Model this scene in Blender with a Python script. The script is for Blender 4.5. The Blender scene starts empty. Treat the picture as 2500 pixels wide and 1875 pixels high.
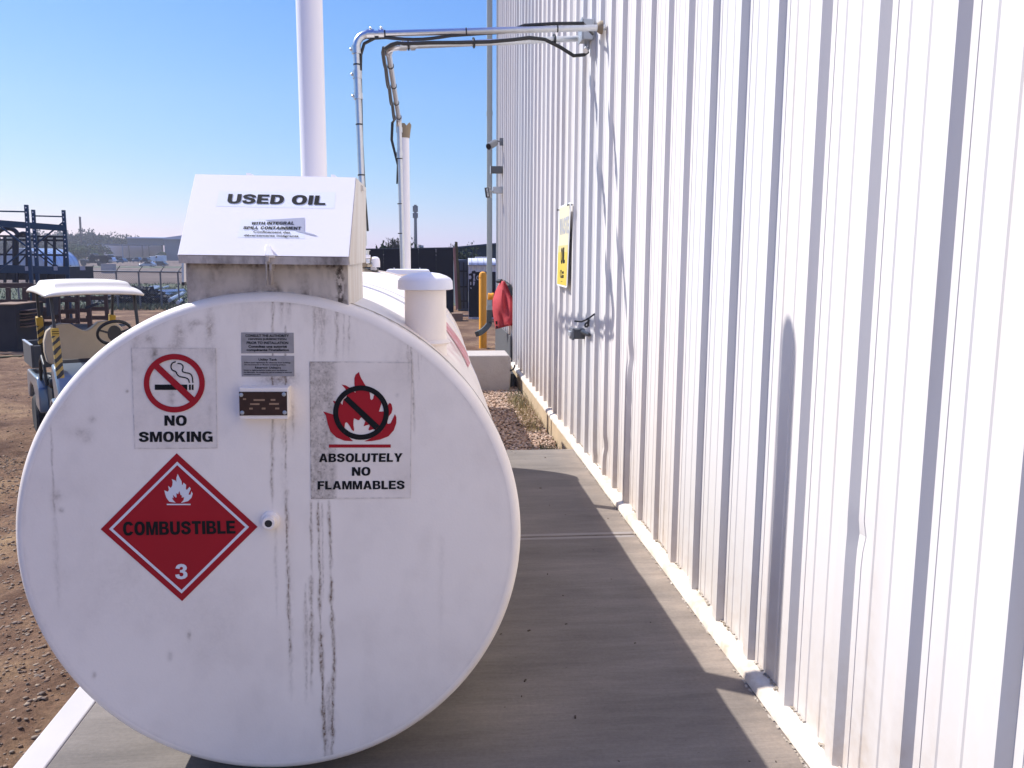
import bpy, math, random
import numpy as np
from mathutils import Vector, Matrix
from mathutils.geometry import tessellate_polygon

random.seed(7); rng = np.random.default_rng(7)
S = bpy.context.scene
C = S.collection
R_ = math.radians

# ------------------------------------------------------------------ camera
H = 1.55; F = 2070.0; CX, CY = 1250.0, 937.5
pitch = math.atan((CY-631)/F); yaw = math.atan(199/math.hypot(F, CY-631)); roll = R_(0.25)
FW = np.array([math.sin(yaw)*math.cos(pitch), math.cos(yaw)*math.cos(pitch), -math.sin(pitch)])
RT0 = np.array([math.cos(yaw), -math.sin(yaw), 0.0]); UP0 = np.cross(RT0, FW)
RT = RT0*math.cos(roll)+UP0*math.sin(roll); UP = -RT0*math.sin(roll)+UP0*math.cos(roll)
cam_d = bpy.data.cameras.new('camera'); cam = bpy.data.objects.new('camera', cam_d); C.objects.link(cam)
cam_d.sensor_width = 36.0; cam_d.lens = F/2500*36.0; cam_d.clip_start = 0.05; cam_d.clip_end = 3000
cam.matrix_world = Matrix(((RT[0], UP[0], -FW[0], 0), (RT[1], UP[1], -FW[1], 0), (RT[2], UP[2], -FW[2], H), (0, 0, 0, 1)))
S.camera = cam

# ------------------------------------------------------------------ light
SRC = Vector((-1.0, 0.57, 1.29)).normalized()      # towards the sun
W = bpy.data.worlds.new('World'); S.world = W; W.use_nodes = True
nt = W.node_tree; bg = nt.nodes['Background']
sky = nt.nodes.new('ShaderNodeTexSky'); sky.sky_type = 'NISHITA'; sky.sun_disc = False
sky.sun_elevation = math.asin(SRC.z); sky.sun_rotation = math.atan2(SRC.x, SRC.y)
sky.altitude = 300; sky.air_density = 1.15; sky.dust_density = 0.4; sky.ozone_density = 2.2
sx = nt.nodes.new('ShaderNodeSeparateColor'); cx_ = nt.nodes.new('ShaderNodeCombineColor'); nt.links.new(sky.outputs[0], sx.inputs[0])
for i_, (pw, k_) in enumerate(((1.6, .335), (1.05, 1.0), (.22, 6.7))):      # air colour: deeper blue aloft, lavender white at the horizon
    a_ = nt.nodes.new('ShaderNodeMath'); a_.operation = 'POWER'; a_.inputs[1].default_value = pw; nt.links.new(sx.outputs[i_], a_.inputs[0])
    m_ = nt.nodes.new('ShaderNodeMath'); m_.operation = 'MULTIPLY'; m_.inputs[1].default_value = k_; nt.links.new(a_.outputs[0], m_.inputs[0]); nt.links.new(m_.outputs[0], cx_.inputs[i_])
nt.links.new(cx_.outputs[0], bg.inputs[0]); bg.inputs[1].default_value = 0.063
sl = bpy.data.lights.new('sun', 'SUN'); sl.energy = 5.0; sl.angle = R_(0.45); sl.color = (1.0, 0.972, 0.955)
so = bpy.data.objects.new('sun', sl); C.objects.link(so); so.location = (-10, 6, 14)
so.rotation_euler = SRC.to_track_quat('Z', 'Y').to_euler()
S.view_settings.view_transform = 'Standard'; S.view_settings.look = 'None'
S.view_settings.exposure = 0.6; S.view_settings.gamma = 1.0

# ------------------------------------------------------------------ survey helpers: where a sight line meets a real plane
def sight(x, y): return FW*F+RT*(x-CX)-UP*(y-CY)
def onY(x, y, Y): d = sight(x, y); return Vector((d[0]*Y/d[1], Y, H+d[2]*Y/d[1]))
def onX(x, y, X): d = sight(x, y); t = X/d[0]; return Vector((X, d[1]*t, H+d[2]*t))
def onZ(x, y, Z): d = sight(x, y); t = (Z-H)/d[2]; return Vector((d[0]*t, d[1]*t, Z))
def onP(x, y, p0, n):
    d = Vector(sight(x, y)); c = Vector((0, 0, H)); return c+d*((p0-c).dot(n)/d.dot(n))
def toPx(P):
    v = P-np.array([0, 0, H]); z = v@FW
    return CX+F*(v@RT)/z, CY-F*(v@UP)/z

# ------------------------------------------------------------------ noise in numpy
def vnoise(x, y, seed=0):
    xi = np.floor(x).astype(np.int64); yi = np.floor(y).astype(np.int64); fx = x-xi; fy = y-yi
    fx = fx*fx*(3-2*fx); fy = fy*fy*(3-2*fy)
    def h(a, b):
        n = (a*374761393+b*668265263+seed*974634777) & 0x7fffffff
        n = ((n ^ (n >> 13))*1274126177) & 0x7fffffff
        return ((n ^ (n >> 16)) & 0xffff)/65535.0
    return (h(xi, yi)*(1-fx)+h(xi+1, yi)*fx)*(1-fy)+(h(xi, yi+1)*(1-fx)+h(xi+1, yi+1)*fx)*fy
def fbm(x, y, o=4, seed=0):
    r = 0; a = .5; t = 0
    for i in range(o):
        r = r+a*vnoise(x*2**i, y*2**i, seed+i*17); t += a; a *= .5
    return r/t

# ------------------------------------------------------------------ materials
MATS = {}
def mat(name, col, rough=.6, metal=0., var=.12, vscale=6., bump=0., bscale=60., spec=.5, dirt=None, dscale=3., damt=.5, stretch=(1, 1, 1), coat=0.):
    m = bpy.data.materials.new(name); m.use_nodes = True; N = m.node_tree; b = N.nodes['Principled BSDF']
    b.inputs['Roughness'].default_value = rough; b.inputs['Metallic'].default_value = metal
    b.inputs['Specular IOR Level'].default_value = spec; b.inputs['Coat Weight'].default_value = coat
    tc = N.nodes.new('ShaderNodeTexCoord'); mp = N.nodes.new('ShaderNodeMapping'); mp.inputs['Scale'].default_value = stretch
    N.links.new(tc.outputs['Object'], mp.inputs['Vector'])
    n1 = N.nodes.new('ShaderNodeTexNoise'); n1.inputs['Scale'].default_value = vscale; n1.inputs['Detail'].default_value = 6
    N.links.new(mp.outputs[0], n1.inputs['Vector'])
    mx = N.nodes.new('ShaderNodeMix'); mx.data_type = 'RGBA'
    mx.inputs[6].default_value = (*[c*(1-var) for c in col], 1); mx.inputs[7].default_value = (*[min(1, c*(1+var)) for c in col], 1)
    N.links.new(n1.outputs['Fac'], mx.inputs[0]); out = mx.outputs[2]
    if dirt:
        n2 = N.nodes.new('ShaderNodeTexNoise'); n2.inputs['Scale'].default_value = dscale; n2.inputs['Detail'].default_value = 9; n2.inputs['Roughness'].default_value = .65
        N.links.new(mp.outputs[0], n2.inputs['Vector'])
        rp = N.nodes.new('ShaderNodeMapRange'); rp.inputs[1].default_value = .46; rp.inputs[2].default_value = .72; rp.inputs[4].default_value = damt
        N.links.new(n2.outputs['Fac'], rp.inputs[0])
        m2 = N.nodes.new('ShaderNodeMix'); m2.data_type = 'RGBA'; m2.inputs[7].default_value = (*dirt, 1)
        N.links.new(rp.outputs[0], m2.inputs[0]); N.links.new(out, m2.inputs[6]); out = m2.outputs[2]
    N.links.new(out, b.inputs['Base Color'])
    if bump:
        n3 = N.nodes.new('ShaderNodeTexNoise'); n3.inputs['Scale'].default_value = bscale; n3.inputs['Detail'].default_value = 5
        N.links.new(mp.outputs[0], n3.inputs['Vector'])
        bp = N.nodes.new('ShaderNodeBump'); bp.inputs['Strength'].default_value = bump; bp.inputs['Distance'].default_value = .01
        N.links.new(n3.outputs['Fac'], bp.inputs['Height']); N.links.new(bp.outputs[0], b.inputs['Normal'])
    MATS[name] = m; return m

def attr_mix(m, attr, col, src_bsdf='Principled BSDF', breakup=40., lo=.25, hi=.75):
    """adds a stain of colour col where the vertex attribute is high, broken up by fine noise"""
    N = m.node_tree; b = N.nodes[src_bsdf]; l = b.inputs['Base Color'].links[0].from_socket
    a = N.nodes.new('ShaderNodeAttribute'); a.attribute_name = attr
    tc = N.nodes.new('ShaderNodeTexCoord'); n = N.nodes.new('ShaderNodeTexNoise'); n.inputs['Scale'].default_value = breakup; n.inputs['Detail'].default_value = 8
    n.inputs['Roughness'].default_value = .7
    N.links.new(tc.outputs['Object'], n.inputs['Vector'])
    r = N.nodes.new('ShaderNodeMapRange'); r.inputs[1].default_value = lo; r.inputs[2].default_value = hi; r.inputs[3].default_value = .25; r.inputs[4].default_value = 1.5
    N.links.new(n.outputs['Fac'], r.inputs[0])
    mu = N.nodes.new('ShaderNodeMath'); mu.operation = 'MULTIPLY'; mu.use_clamp = True
    N.links.new(a.outputs['Fac'], mu.inputs[0]); N.links.new(r.outputs[0], mu.inputs[1])
    m2 = N.nodes.new('ShaderNodeMix'); m2.data_type = 'RGBA'; m2.inputs[7].default_value = (*col, 1)
    N.links.new(mu.outputs[0], m2.inputs[0]); N.links.new(l, m2.inputs[6]); N.links.new(m2.outputs[2], b.inputs['Base Color'])

white = (.90, .79, .685)
mat('tank_paint', white, .42, var=.03, vscale=3, bump=.05, bscale=140, dirt=(.56, .47, .41), dscale=2.6, damt=.22)
attr_mix(MATS['tank_paint'], 'dirt', (.17, .10, .055), breakup=150)
mat('shell_paint', white, .38, var=.03, vscale=3, bump=.04, bscale=120, dirt=(.55, .48, .40), dscale=5, damt=.25, stretch=(1, .4, 1))
attr_mix(MATS['shell_paint'], 'dirt', (.33, .24, .17), breakup=60)
mat('seam_grime', (.30, .25, .19), .9, var=.3, vscale=30, dirt=(.55, .5, .44), dscale=12, damt=.9)
mat('hood_paint', (.84, .79, .78), .35, var=.02, vscale=4, bump=.03, bscale=80)
mat('grimy_paint', (.44, .37, .325), .6, var=.12, vscale=8, bump=.1, bscale=120, dirt=(.09, .065, .05), dscale=7, damt=.95, stretch=(1, 1, .55))
mat('rusty_side_paint', (.66, .62, .57), .5, var=.08, vscale=8, bump=.06, bscale=120, dirt=(.42, .29, .18), dscale=9, damt=.7, stretch=(1, 1, .12))
mat('lip_paint', (.50, .43, .38), .6, var=.1, vscale=20, dirt=(.10, .08, .065), dscale=14, damt=.9, stretch=(1, 1, .5))
mat('pvc_white', (.78, .76, .80), .35, var=.02, vscale=3)
mat('wall_paint', (.675, .635, .60), .45, spec=.3, var=.02, vscale=1.2, dirt=(.66, .62, .57), dscale=3., damt=.25, stretch=(1, 1, .25))
attr_mix(MATS['wall_paint'], 'dirt', (.42, .30, .19), breakup=14)
mat('wall_paint_cool', (.64, .62, .60), .45, spec=.3, var=.02, vscale=1.2, dirt=(.60, .57, .53), dscale=3., damt=.25, stretch=(1, 1, .25))
attr_mix(MATS['wall_paint_cool'], 'dirt', (.42, .30, .19), breakup=14)
mat('flashing_paint', (.66, .60, .51), .45, var=.08, vscale=5, dirt=(.36, .24, .13), dscale=7, damt=.75)
mat('tooled_concrete', (.24, .21, .19), .8, var=.08, vscale=6)
mat('foundation_concrete', (.46, .35, .22), .9, var=.2, vscale=5, bump=.4, bscale=60)
mat('galvanized', (.55, .57, .60), .32, 1., var=.12, vscale=30, bump=.04, bscale=90)
mat('galvanized_dull', (.42, .44, .46), .5, .7, var=.15, vscale=20)
mat('fence_grey', (.17, .18, .18), .6, .3, var=.2)
mat('black_cable', (.018, .018, .02), .5, var=.2)
mat('black_print', (.009, .009, .010), .6, spec=.15, var=.2, vscale=30)
mat('red_print', (.36, .010, .018), .5, spec=.2, var=.08, vscale=12)
mat('white_print', (.70, .68, .70), .45, var=.04)
mat('sticker_clear', (.84, .73, .635), .38, var=.03, vscale=8, dirt=(.42, .34, .28), dscale=7, damt=.20)
attr_mix(MATS['sticker_clear'], 'dirt', (.16, .12, .09), breakup=110)
mat('sticker_grey', (.33, .30, .29), .4, var=.08, vscale=40, dirt=(.2, .18, .16), dscale=30, damt=.5)
mat('sticker_white', (.80, .795, .80), .3, var=.01)
mat('sticker_peeled', (.42, .42, .47), .35, var=.1, vscale=20)
mat('brown_plate', (.045, .02, .014), .35, .3, var=.4, vscale=60)
mat('brass_plate', (.34, .21, .13), .4, .3, var=.2, vscale=60)
mat('yellow_sign', (.70, .52, .06), .4, var=.03)
mat('yellow_pale', (.74, .66, .42), .4, var=.03)
mat('yellow_mid', (.70, .56, .20), .4, var=.03)
mat('sign_white', (.82, .82, .80), .4, var=.02)
mat('grey_print', (.42, .42, .44), .5, var=.2, vscale=30)
mat('grey_box', (.085, .09, .095), .5, .2, var=.12)
mat('camera_grey', (.12, .13, .15), .45, var=.1)
mat('dark_lens', (.015, .016, .02), .15, var=.05)
mat('dark_crumbs', (.05, .032, .02), .9, var=.4)
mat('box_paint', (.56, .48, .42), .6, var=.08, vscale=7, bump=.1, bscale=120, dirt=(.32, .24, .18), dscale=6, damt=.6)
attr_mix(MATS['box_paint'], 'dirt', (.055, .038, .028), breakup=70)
mat('red_fabric', (.43, .03, .035), .75, var=.14, vscale=9, bump=.5, bscale=26)
mat('safety_yellow', (.80, .34, .02), .5, var=.07, vscale=7, bump=.08)
mat('gutter_green', (.35, .38, .36), .45, .2, var=.08, vscale=4)
mat('gutter_dark', (.075, .085, .08), .5, .2, var=.1)
mat('concrete_block', (.40, .36, .33), .9, var=.16, vscale=5, bump=.5, bscale=50, dirt=(.2, .17, .14), dscale=5, damt=.4)
mat('wood', (.075, .042, .032), .8, var=.3, vscale=10, stretch=(1, 1, .2), bump=.3)
mat('wood_pink', (.33, .16, .13), .8, var=.3, vscale=10, stretch=(1, 1, .2), bump=.3)
mat('wood_moss', (.10, .085, .035), .85, var=.35, vscale=16, bump=.3)
mat('wood_tan', (.22, .14, .085), .8, var=.25, vscale=10, bump=.3)
mat('black_screen', (.008, .008, .013), .85, var=.3, vscale=2)
mat('rack_blue', (.004, .034, .080), .45, .1, var=.25, vscale=6)
mat('dark_steel', (.02, .022, .028), .6, .2, var=.35, vscale=5)
mat('cream_plastic', (.70, .64, .54), .4, var=.04, vscale=5)
mat('cream_vinyl', (.46, .37, .25), .55, var=.1, vscale=9, bump=.1)
mat('cart_body', (.17, .21, .25), .28, .25, var=.1, vscale=5, coat=.4)
mat('cart_dark', (.014, .015, .017), .5, var=.2)
mat('tape_yellow', (.42, .26, .02), .5, var=.08, vscale=20)
mat('tyre', (.02, .02, .02), .85, var=.25)
mat('leaf', (.05, .068, .04), .9, spec=.1, var=.5, vscale=1.2)
mat('leaf_light', (.075, .11, .035), .9, spec=.1, var=.5, vscale=1.5)
mat('bark', (.10, .075, .05), .9, var=.3)
mat('dry_grass', (.30, .24, .11), .9, var=.35, vscale=8)
mat('green_weed', (.095, .115, .06), .8, var=.35, vscale=8)
mat('shed_grey', (.15, .17, .19), .6, var=.1, vscale=.3)
mat('shed_roof', (.42, .45, .50), .5, var=.08, vscale=.3)
mat('shed_inside', (.72, .64, .56), .9, var=.18, vscale=.2)
mat('hut_metal', (.44, .55, .66), .35, .3, var=.1, vscale=.6)
mat('hut_end', (.25, .31, .38), .6, var=.1, vscale=.6)
mat('car_silver', (.45, .48, .52), .3, .5, var=.05)
mat('car_dark', (.03, .035, .045), .25, .2, var=.1)
mat('car_white', (.72, .72, .72), .3, var=.03)
mat('car_blue', (.05, .10, .16), .3, .3, var=.1)
mat('glass_dark', (.02, .025, .03), .08, var=.05)
mat('container_grey', (.06, .075, .10), .6, var=.15, vscale=1.5)
mat('container_white', (.70, .70, .72), .5, var=.05)
mat('navy_shed', (.012, .028, .045), .7, var=.2, vscale=.5)
mat('scrap_dark', (.032, .030, .032), .8, .2, var=.6, vscale=2.5)
mat('pipe_silver', (.50, .53, .56), .4, .6, var=.15, vscale=2)

def ground_mat(name, cols, scale, bump, fine=90.):
    m = bpy.data.materials.new(name); m.use_nodes = True; N = m.node_tree; b = N.nodes['Principled BSDF']; b.inputs['Roughness'].default_value = .95
    b.inputs['Specular IOR Level'].default_value = .2
    g = N.nodes.new('ShaderNodeNewGeometry')
    def noise(s, d=10, r=.6):
        n = N.nodes.new('ShaderNodeTexNoise'); n.inputs['Scale'].default_value = s; n.inputs['Detail'].default_value = d; n.inputs['Roughness'].default_value = r
        N.links.new(g.outputs['Position'], n.inputs['Vector']); return n
    n1 = noise(scale); cr = N.nodes.new('ShaderNodeValToRGB'); e = cr.color_ramp.elements
    e[0].position = .32; e[0].color = (*cols[0], 1); e[1].position = .68; e[1].color = (*cols[-1], 1)
    for i, c in enumerate(cols[1:-1]):
        k = e.new(.32+.36*(i+1)/(len(cols)-1)); k.color = (*c, 1)
    N.links.new(n1.outputs['Fac'], cr.inputs[0])
    n2 = noise(fine, 6, .75); mr = N.nodes.new('ShaderNodeMapRange'); mr.inputs[1].default_value = .3; mr.inputs[2].default_value = .7; mr.inputs[3].default_value = .55; mr.inputs[4].default_value = 1.4
    N.links.new(n2.outputs['Fac'], mr.inputs[0])
    mx = N.nodes.new('ShaderNodeMix'); mx.data_type = 'RGBA'; mx.blend_type = 'MULTIPLY'; mx.inputs[0].default_value = 1
    N.links.new(cr.outputs[0], mx.inputs[6]); N.links.new(mr.outputs[0], mx.inputs[7]); N.links.new(mx.outputs[2], b.inputs['Base Color'])
    bp = N.nodes.new('ShaderNodeBump'); bp.inputs['Strength'].default_value = bump; bp.inputs['Distance'].default_value = .03
    N.links.new(n2.outputs['Fac'], bp.inputs['Height']); N.links.new(bp.outputs[0], b.inputs['Normal'])
    MATS[name] = m
ground_mat('dirt', [(.092, .048, .029), (.180, .103, .060), (.31, .198, .105)], 1.6, .9, 34)
ground_mat('far_dirt', [(.10, .07, .055), (.15, .11, .085), (.19, .145, .11)], .08, .3, 2)
ground_mat('field_grass', [(.07, .085, .05), (.10, .115, .065), (.15, .14, .08)], .12, .3, 4)
ground_mat('gravel_bed', [(.16, .10, .07), (.26, .17, .12)], 6, .8, 60)

def slab_mat():
    m = bpy.data.materials.new('broomed_concrete'); m.use_nodes = True; N = m.node_tree; b = N.nodes['Principled BSDF']; b.inputs['Roughness'].default_value = .85
    g = N.nodes.new('ShaderNodeNewGeometry')
    def noise(s, st, d=6, r=.6):
        mp = N.nodes.new('ShaderNodeMapping'); mp.inputs['Scale'].default_value = st; N.links.new(g.outputs['Position'], mp.inputs['Vector'])
        n = N.nodes.new('ShaderNodeTexNoise'); n.inputs['Scale'].default_value = s; n.inputs['Detail'].default_value = d; n.inputs['Roughness'].default_value = r
        N.links.new(mp.outputs[0], n.inputs['Vector']); return n
    def ramp(n, lo, hi, a, c):
        r = N.nodes.new('ShaderNodeMapRange'); r.inputs[1].default_value = lo; r.inputs[2].default_value = hi; r.inputs[3].default_value = a; r.inputs[4].default_value = c
        N.links.new(n.outputs['Fac'], r.inputs[0]); return r
    def mul(a, c):
        x = N.nodes.new('ShaderNodeMath'); x.operation = 'MULTIPLY'; N.links.new(a.outputs[0], x.inputs[0]); N.links.new(c.outputs[0], x.inputs[1]); return x
    st = ramp(noise(7, (.28, 2.4, 1), 8, .72), .3, .7, .84, 1.17)
    fi = ramp(noise(40, (.2, 4.5, 1), 5, .75), .3, .7, .9, 1.1)
    bl = ramp(noise(2.2, (.6, 1.3, 1), 6), .3, .7, .72, 1.25)
    v = mul(mul(mul(st, fi), bl), ramp(noise(70, (1, 1, 1), 5, .8), .3, .7, .86, 1.14))
    mx = N.nodes.new('ShaderNodeMix'); mx.data_type = 'RGBA'; mx.blend_type = 'MULTIPLY'; mx.inputs[0].default_value = 1
    base = N.nodes.new('ShaderNodeMix'); base.data_type = 'RGBA'; base.inputs[6].default_value = (.158, .136, .116, 1); base.inputs[7].default_value = (.25, .20, .155, 1)
    sp = N.nodes.new('ShaderNodeSeparateXYZ'); N.links.new(g.outputs['Position'], sp.inputs[0])
    r2 = N.nodes.new('ShaderNodeMapRange'); r2.inputs[1].default_value = .93; r2.inputs[2].default_value = 1.12; N.links.new(sp.outputs['X'], r2.inputs[0])
    n5 = noise(7, (1, 1, 1)); m5 = N.nodes.new('ShaderNodeMath'); m5.operation = 'MULTIPLY'; N.links.new(r2.outputs[0], m5.inputs[0]); N.links.new(n5.outputs['Fac'], m5.inputs[1])
    m6 = N.nodes.new('ShaderNodeMath'); m6.operation = 'MULTIPLY'; m6.inputs[1].default_value = 1.7; m6.use_clamp = True; N.links.new(m5.outputs[0], m6.inputs[0])
    N.links.new(m6.outputs[0], base.inputs[0]); N.links.new(base.outputs[2], mx.inputs[6]); N.links.new(v.outputs[0], mx.inputs[7])
    # small dark stains and pits
    sps = ramp(noise(55, (1, 1, 1), 2, .5), .72, .78, 0, .8)
    dk = N.nodes.new('ShaderNodeMix'); dk.data_type = 'RGBA'; dk.inputs[7].default_value = (.07, .055, .04, 1)
    N.links.new(sps.outputs[0], dk.inputs[0]); N.links.new(mx.outputs[2], dk.inputs[6]); N.links.new(dk.outputs[2], b.inputs['Base Color'])
    bp = N.nodes.new('ShaderNodeBump'); bp.inputs['Strength'].default_value = .35; bp.inputs['Distance'].default_value = .004
    N.links.new(noise(60, (.1, 5, 1), 4).outputs['Fac'], bp.inputs['Height']); N.links.new(bp.outputs[0], b.inputs['Normal'])
    MATS['broomed_concrete'] = m
slab_mat()
mat('trowelled_concrete', (.45, .42, .405), .75, var=.08, vscale=6, bump=.06, bscale=40)

# ------------------------------------------------------------------ mesh builder
class MB:
    def __init__(s): s.v = []; s.f = []
    def add(s, v, f):
        o = len(s.v); s.v += [tuple(p) for p in v]; s.f += [tuple(i+o for i in q) for q in f]; return s
    def hexa(s, p):   # 8 points: bottom 4 (ccw), top 4
        return s.add(p, [(3, 2, 1, 0), (4, 5, 6, 7), (0, 1, 5, 4), (1, 2, 6, 5), (2, 3, 7, 6), (3, 0, 4, 7)])
    def box(s, x0, x1, y0, y1, z0, z1):
        return s.hexa([(x0, y0, z0), (x1, y0, z0), (x1, y1, z0), (x0, y1, z0), (x0, y0, z1), (x1, y0, z1), (x1, y1, z1), (x0, y1, z1)])
    def bar(s, a, b, w, h=None, up=(0, 0, 1)):
        a = Vector(a); b = Vector(b); d = (b-a).normalized(); u = Vector(up)
        if abs(d.dot(u)) > .95: u = Vector((0, 1, 0))
        r = d.cross(u).normalized(); u = r.cross(d); h = w if h is None else h; r = r*w/2; u = u*h/2
        return s.hexa([a-r-u, a+r-u, a+r+u, a-r+u, b-r-u, b+r-u, b+r+u, b-r+u])
    def tube(s, pts, rad, n=16, cap=True):
        pts = [Vector(p) for p in pts]; rad = rad if isinstance(rad, (list, tuple)) else [rad]*len(pts)
        u = None; vs = []
        for i, p in enumerate(pts):
            d = ((pts[min(i+1, len(pts)-1)]-pts[max(i-1, 0)])).normalized()
            if u is None:
                u = Vector((0, 0, 1)) if abs(d.z) < .9 else Vector((1, 0, 0))
            r = d.cross(u).normalized(); u = r.cross(d).normalized()
            vs += [p+(r*math.cos(2*math.pi*k/n)+u*math.sin(2*math.pi*k/n))*rad[i] for k in range(n)]
        fs = [(i*n+k, i*n+(k+1) % n, (i+1)*n+(k+1) % n, (i+1)*n+k) for i in range(len(pts)-1) for k in range(n)]
        if cap: fs += [tuple(range(n-1, -1, -1)), tuple((len(pts)-1)*n+k for k in range(n))]
        return s.add(vs, fs)
    def lathe(s, prof, axis='z', c=(0, 0, 0), n=32):
        vs = []
        for r, h in prof:
            for k in range(n):
                a = 2*math.pi*k/n; ca, sa = r*math.cos(a), r*math.sin(a)
                if axis == 'z': vs.append((c[0]+ca, c[1]+sa, c[2]+h))
                elif axis == 'y': vs.append((c[0]+ca, c[1]+h, c[2]+sa))
                else: vs.append((c[0]+h, c[1]+ca, c[2]+sa))
        fs = [(i*n+k, i*n+(k+1) % n, (i+1)*n+(k+1) % n, (i+1)*n+k) for i in range(len(prof)-1) for k in range(n)]
        fs += [tuple(range(n)), tuple((len(prof)-1)*n+k for k in range(n))]
        return s.add(vs, fs)
    def prism(s, loop, vec):
        v = Vector(vec); n = len(loop); L = [Vector(p) for p in loop]
        tri = tessellate_polygon([L])
        fs = [tuple(t) for t in tri]+[tuple(i+n for i in t[::-1]) for t in tri]+[(i, (i+1) % n, (i+1) % n+n, i+n) for i in range(n)]
        return s.add(L+[p+v for p in L], fs)
    def poly(s, loops):
        L = [[Vector(p) for p in l] for l in loops]; tri = tessellate_polygon(L)
        return s.add([p for l in L for p in l], [tuple(t) for t in tri])
    def build(s, name, m, parent=None, smooth=False, bevel=0., angle=35):
        me = bpy.data.meshes.new(name); me.from_pydata(s.v, [], s.f); me.validate(); me.update()
        import bmesh
        bm = bmesh.new(); bm.from_mesh(me); bmesh.ops.recalc_face_normals(bm, faces=bm.faces); bm.to_mesh(me); bm.free()
        return finish(me, name, m, parent, smooth, bevel, angle)

def finish(me, name, m, parent=None, smooth=False, bevel=0., angle=35):
    if m: me.materials.append(MATS[m] if isinstance(m, str) else m)
    o = bpy.data.objects.new(name, me); C.objects.link(o)
    if smooth: me.shade_smooth(); me.set_sharp_from_angle(angle=R_(angle))
    if parent is not None:
        o.parent = parent
        if parent.type == 'EMPTY': o.matrix_parent_inverse = Matrix.Translation(parent.location).inverted()
    if bevel:
        b = o.modifiers.new('bevel', 'BEVEL'); b.width = bevel; b.segments = 2; b.limit_method = 'ANGLE'; b.angle_limit = R_(40); b.use_clamp_overlap = True
        me.shade_smooth(); me.set_sharp_from_angle(angle=R_(50))
    return o
def grid_mesh(name, X, Y, Z, m, parent=None, attr=None, smooth=True, keep=None):
    a, b = X.shape; co = np.stack([X, Y, Z], -1).reshape(-1, 3)
    i = np.arange(a*b).reshape(a, b); q = np.stack([i[:-1, :-1], i[1:, :-1], i[1:, 1:], i[:-1, 1:]], -1).reshape(-1, 4)
    me = bpy.data.meshes.new(name); me.vertices.add(len(co)); me.vertices.foreach_set('co', co.ravel().astype(np.float32))
    me.loops.add(q.size); me.loops.foreach_set('vertex_index', q.ravel().astype(np.int32))
    me.polygons.add(len(q)); me.polygons.foreach_set('loop_start', np.arange(0, q.size, 4, dtype=np.int32)); me.update(calc_edges=True)
    if attr is not None:
        for k, v in attr.items():
            at = me.attributes.new(k, 'FLOAT', 'POINT'); at.data.foreach_set('value', v.ravel().astype(np.float32))
    return finish(me, name, m, parent, smooth, 0, 60)
def tag(o, label, cat, group=None):
    o['label'] = label; o['category'] = cat
    if group: o['group'] = group
    return o
def thing(name, label, cat, loc=(0, 0, 0), group=None):
    o = bpy.data.objects.new(name, None); C.objects.link(o); o.location = loc; o.empty_display_size = .2
    return tag(o, label, cat, group)
def struct(o, kind='structure', label=None):
    o['kind'] = kind
    if label: o['label'] = label
    return o
def dup(root, move, label=None, rot=None):
    r = root.copy(); C.objects.link(r); r.location = Vector(root.location)+Vector(move)
    if rot is not None: r.rotation_euler.z = rot
    if label: r['label'] = label
    for ch in list(root.children):
        c = ch.copy(); C.objects.link(c); c.parent = r; c.matrix_parent_inverse = ch.matrix_parent_inverse.copy()
        for g in list(ch.children):
            d = g.copy(); C.objects.link(d); d.parent = c
    return r
def lettering(name, text, quad, plane, m, parent, bold=.018, spacing=1.0):
    """flat printed letters; quad = sight corners TL,TR,BR,BL laid on the plane"""
    cu = bpy.data.curves.new(name, 'FONT'); cu.body = text; cu.size = 1; cu.offset = bold; cu.resolution_u = 4; cu.space_character = spacing; cu.align_x = 'CENTER' if '\n' in text else 'LEFT'
    ob = bpy.data.objects.new('t', cu); C.objects.link(ob); dg = bpy.context.evaluated_depsgraph_get(); dg.update()
    me = bpy.data.meshes.new_from_object(ob.evaluated_get(dg)); bpy.data.objects.remove(ob)
    n = len(me.vertices); co = np.empty(n*3, np.float32); me.vertices.foreach_get('co', co); co = co.reshape(-1, 3)
    lo = co.min(0); hi = co.max(0); u = (co[:, 0]-lo[0])/(hi[0]-lo[0]); v = (hi[1]-co[:, 1])/(hi[1]-lo[1])
    TL, TR, BR, BL = [np.array(p, float) for p in quad]
    px = ((1-u)*(1-v))[:, None]*TL+(u*(1-v))[:, None]*TR+(u*v)[:, None]*BR+((1-u)*v)[:, None]*BL
    P = np.array([plane(a, b) for a, b in px], np.float32); me.vertices.foreach_set('co', P.ravel()); me.update()
    me.materials.clear()
    return finish(me, name, m, parent)
# heavy grotesque capitals, each glyph built from closed outlines (x 0..w, y 0..1)
SV, SH = .27, .205
def _ell(cx, cy, rx, ry, a0, a1, n=14, p=2.35):
    out = []
    for k in range(n+1):
        a = a0+(a1-a0)*k/n; c, s = math.cos(a), math.sin(a)
        out.append((cx+rx*math.copysign(abs(c)**(2/p), c), cy+ry*math.copysign(abs(s)**(2/p), s)))
    return out
def _spine(P, n=7):
    P = [Vector(p) for p in P]; P = [P[0]*2-P[1]]+P+[P[-1]*2-P[-2]]; out = []
    for i in range(1, len(P)-2):
        for k in range(n):
            t = k/n; a, b, c, d = P[i-1:i+3]; out.append(.5*((2*b)+(c-a)*t+(2*a-5*b+4*c-d)*t*t+(3*b-a-3*c+d)*t**3))
    out.append(P[-2]); L = []; Rr = []
    for i, p in enumerate(out):
        d = (out[min(i+1, len(out)-1)]-out[max(i-1, 0)]).normalized(); nx = Vector((-d.y*SV*.5, d.x*SH*.5)); L.append(p+nx); Rr.append(p-nx)
    return ('strip', L, Rr)
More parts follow.
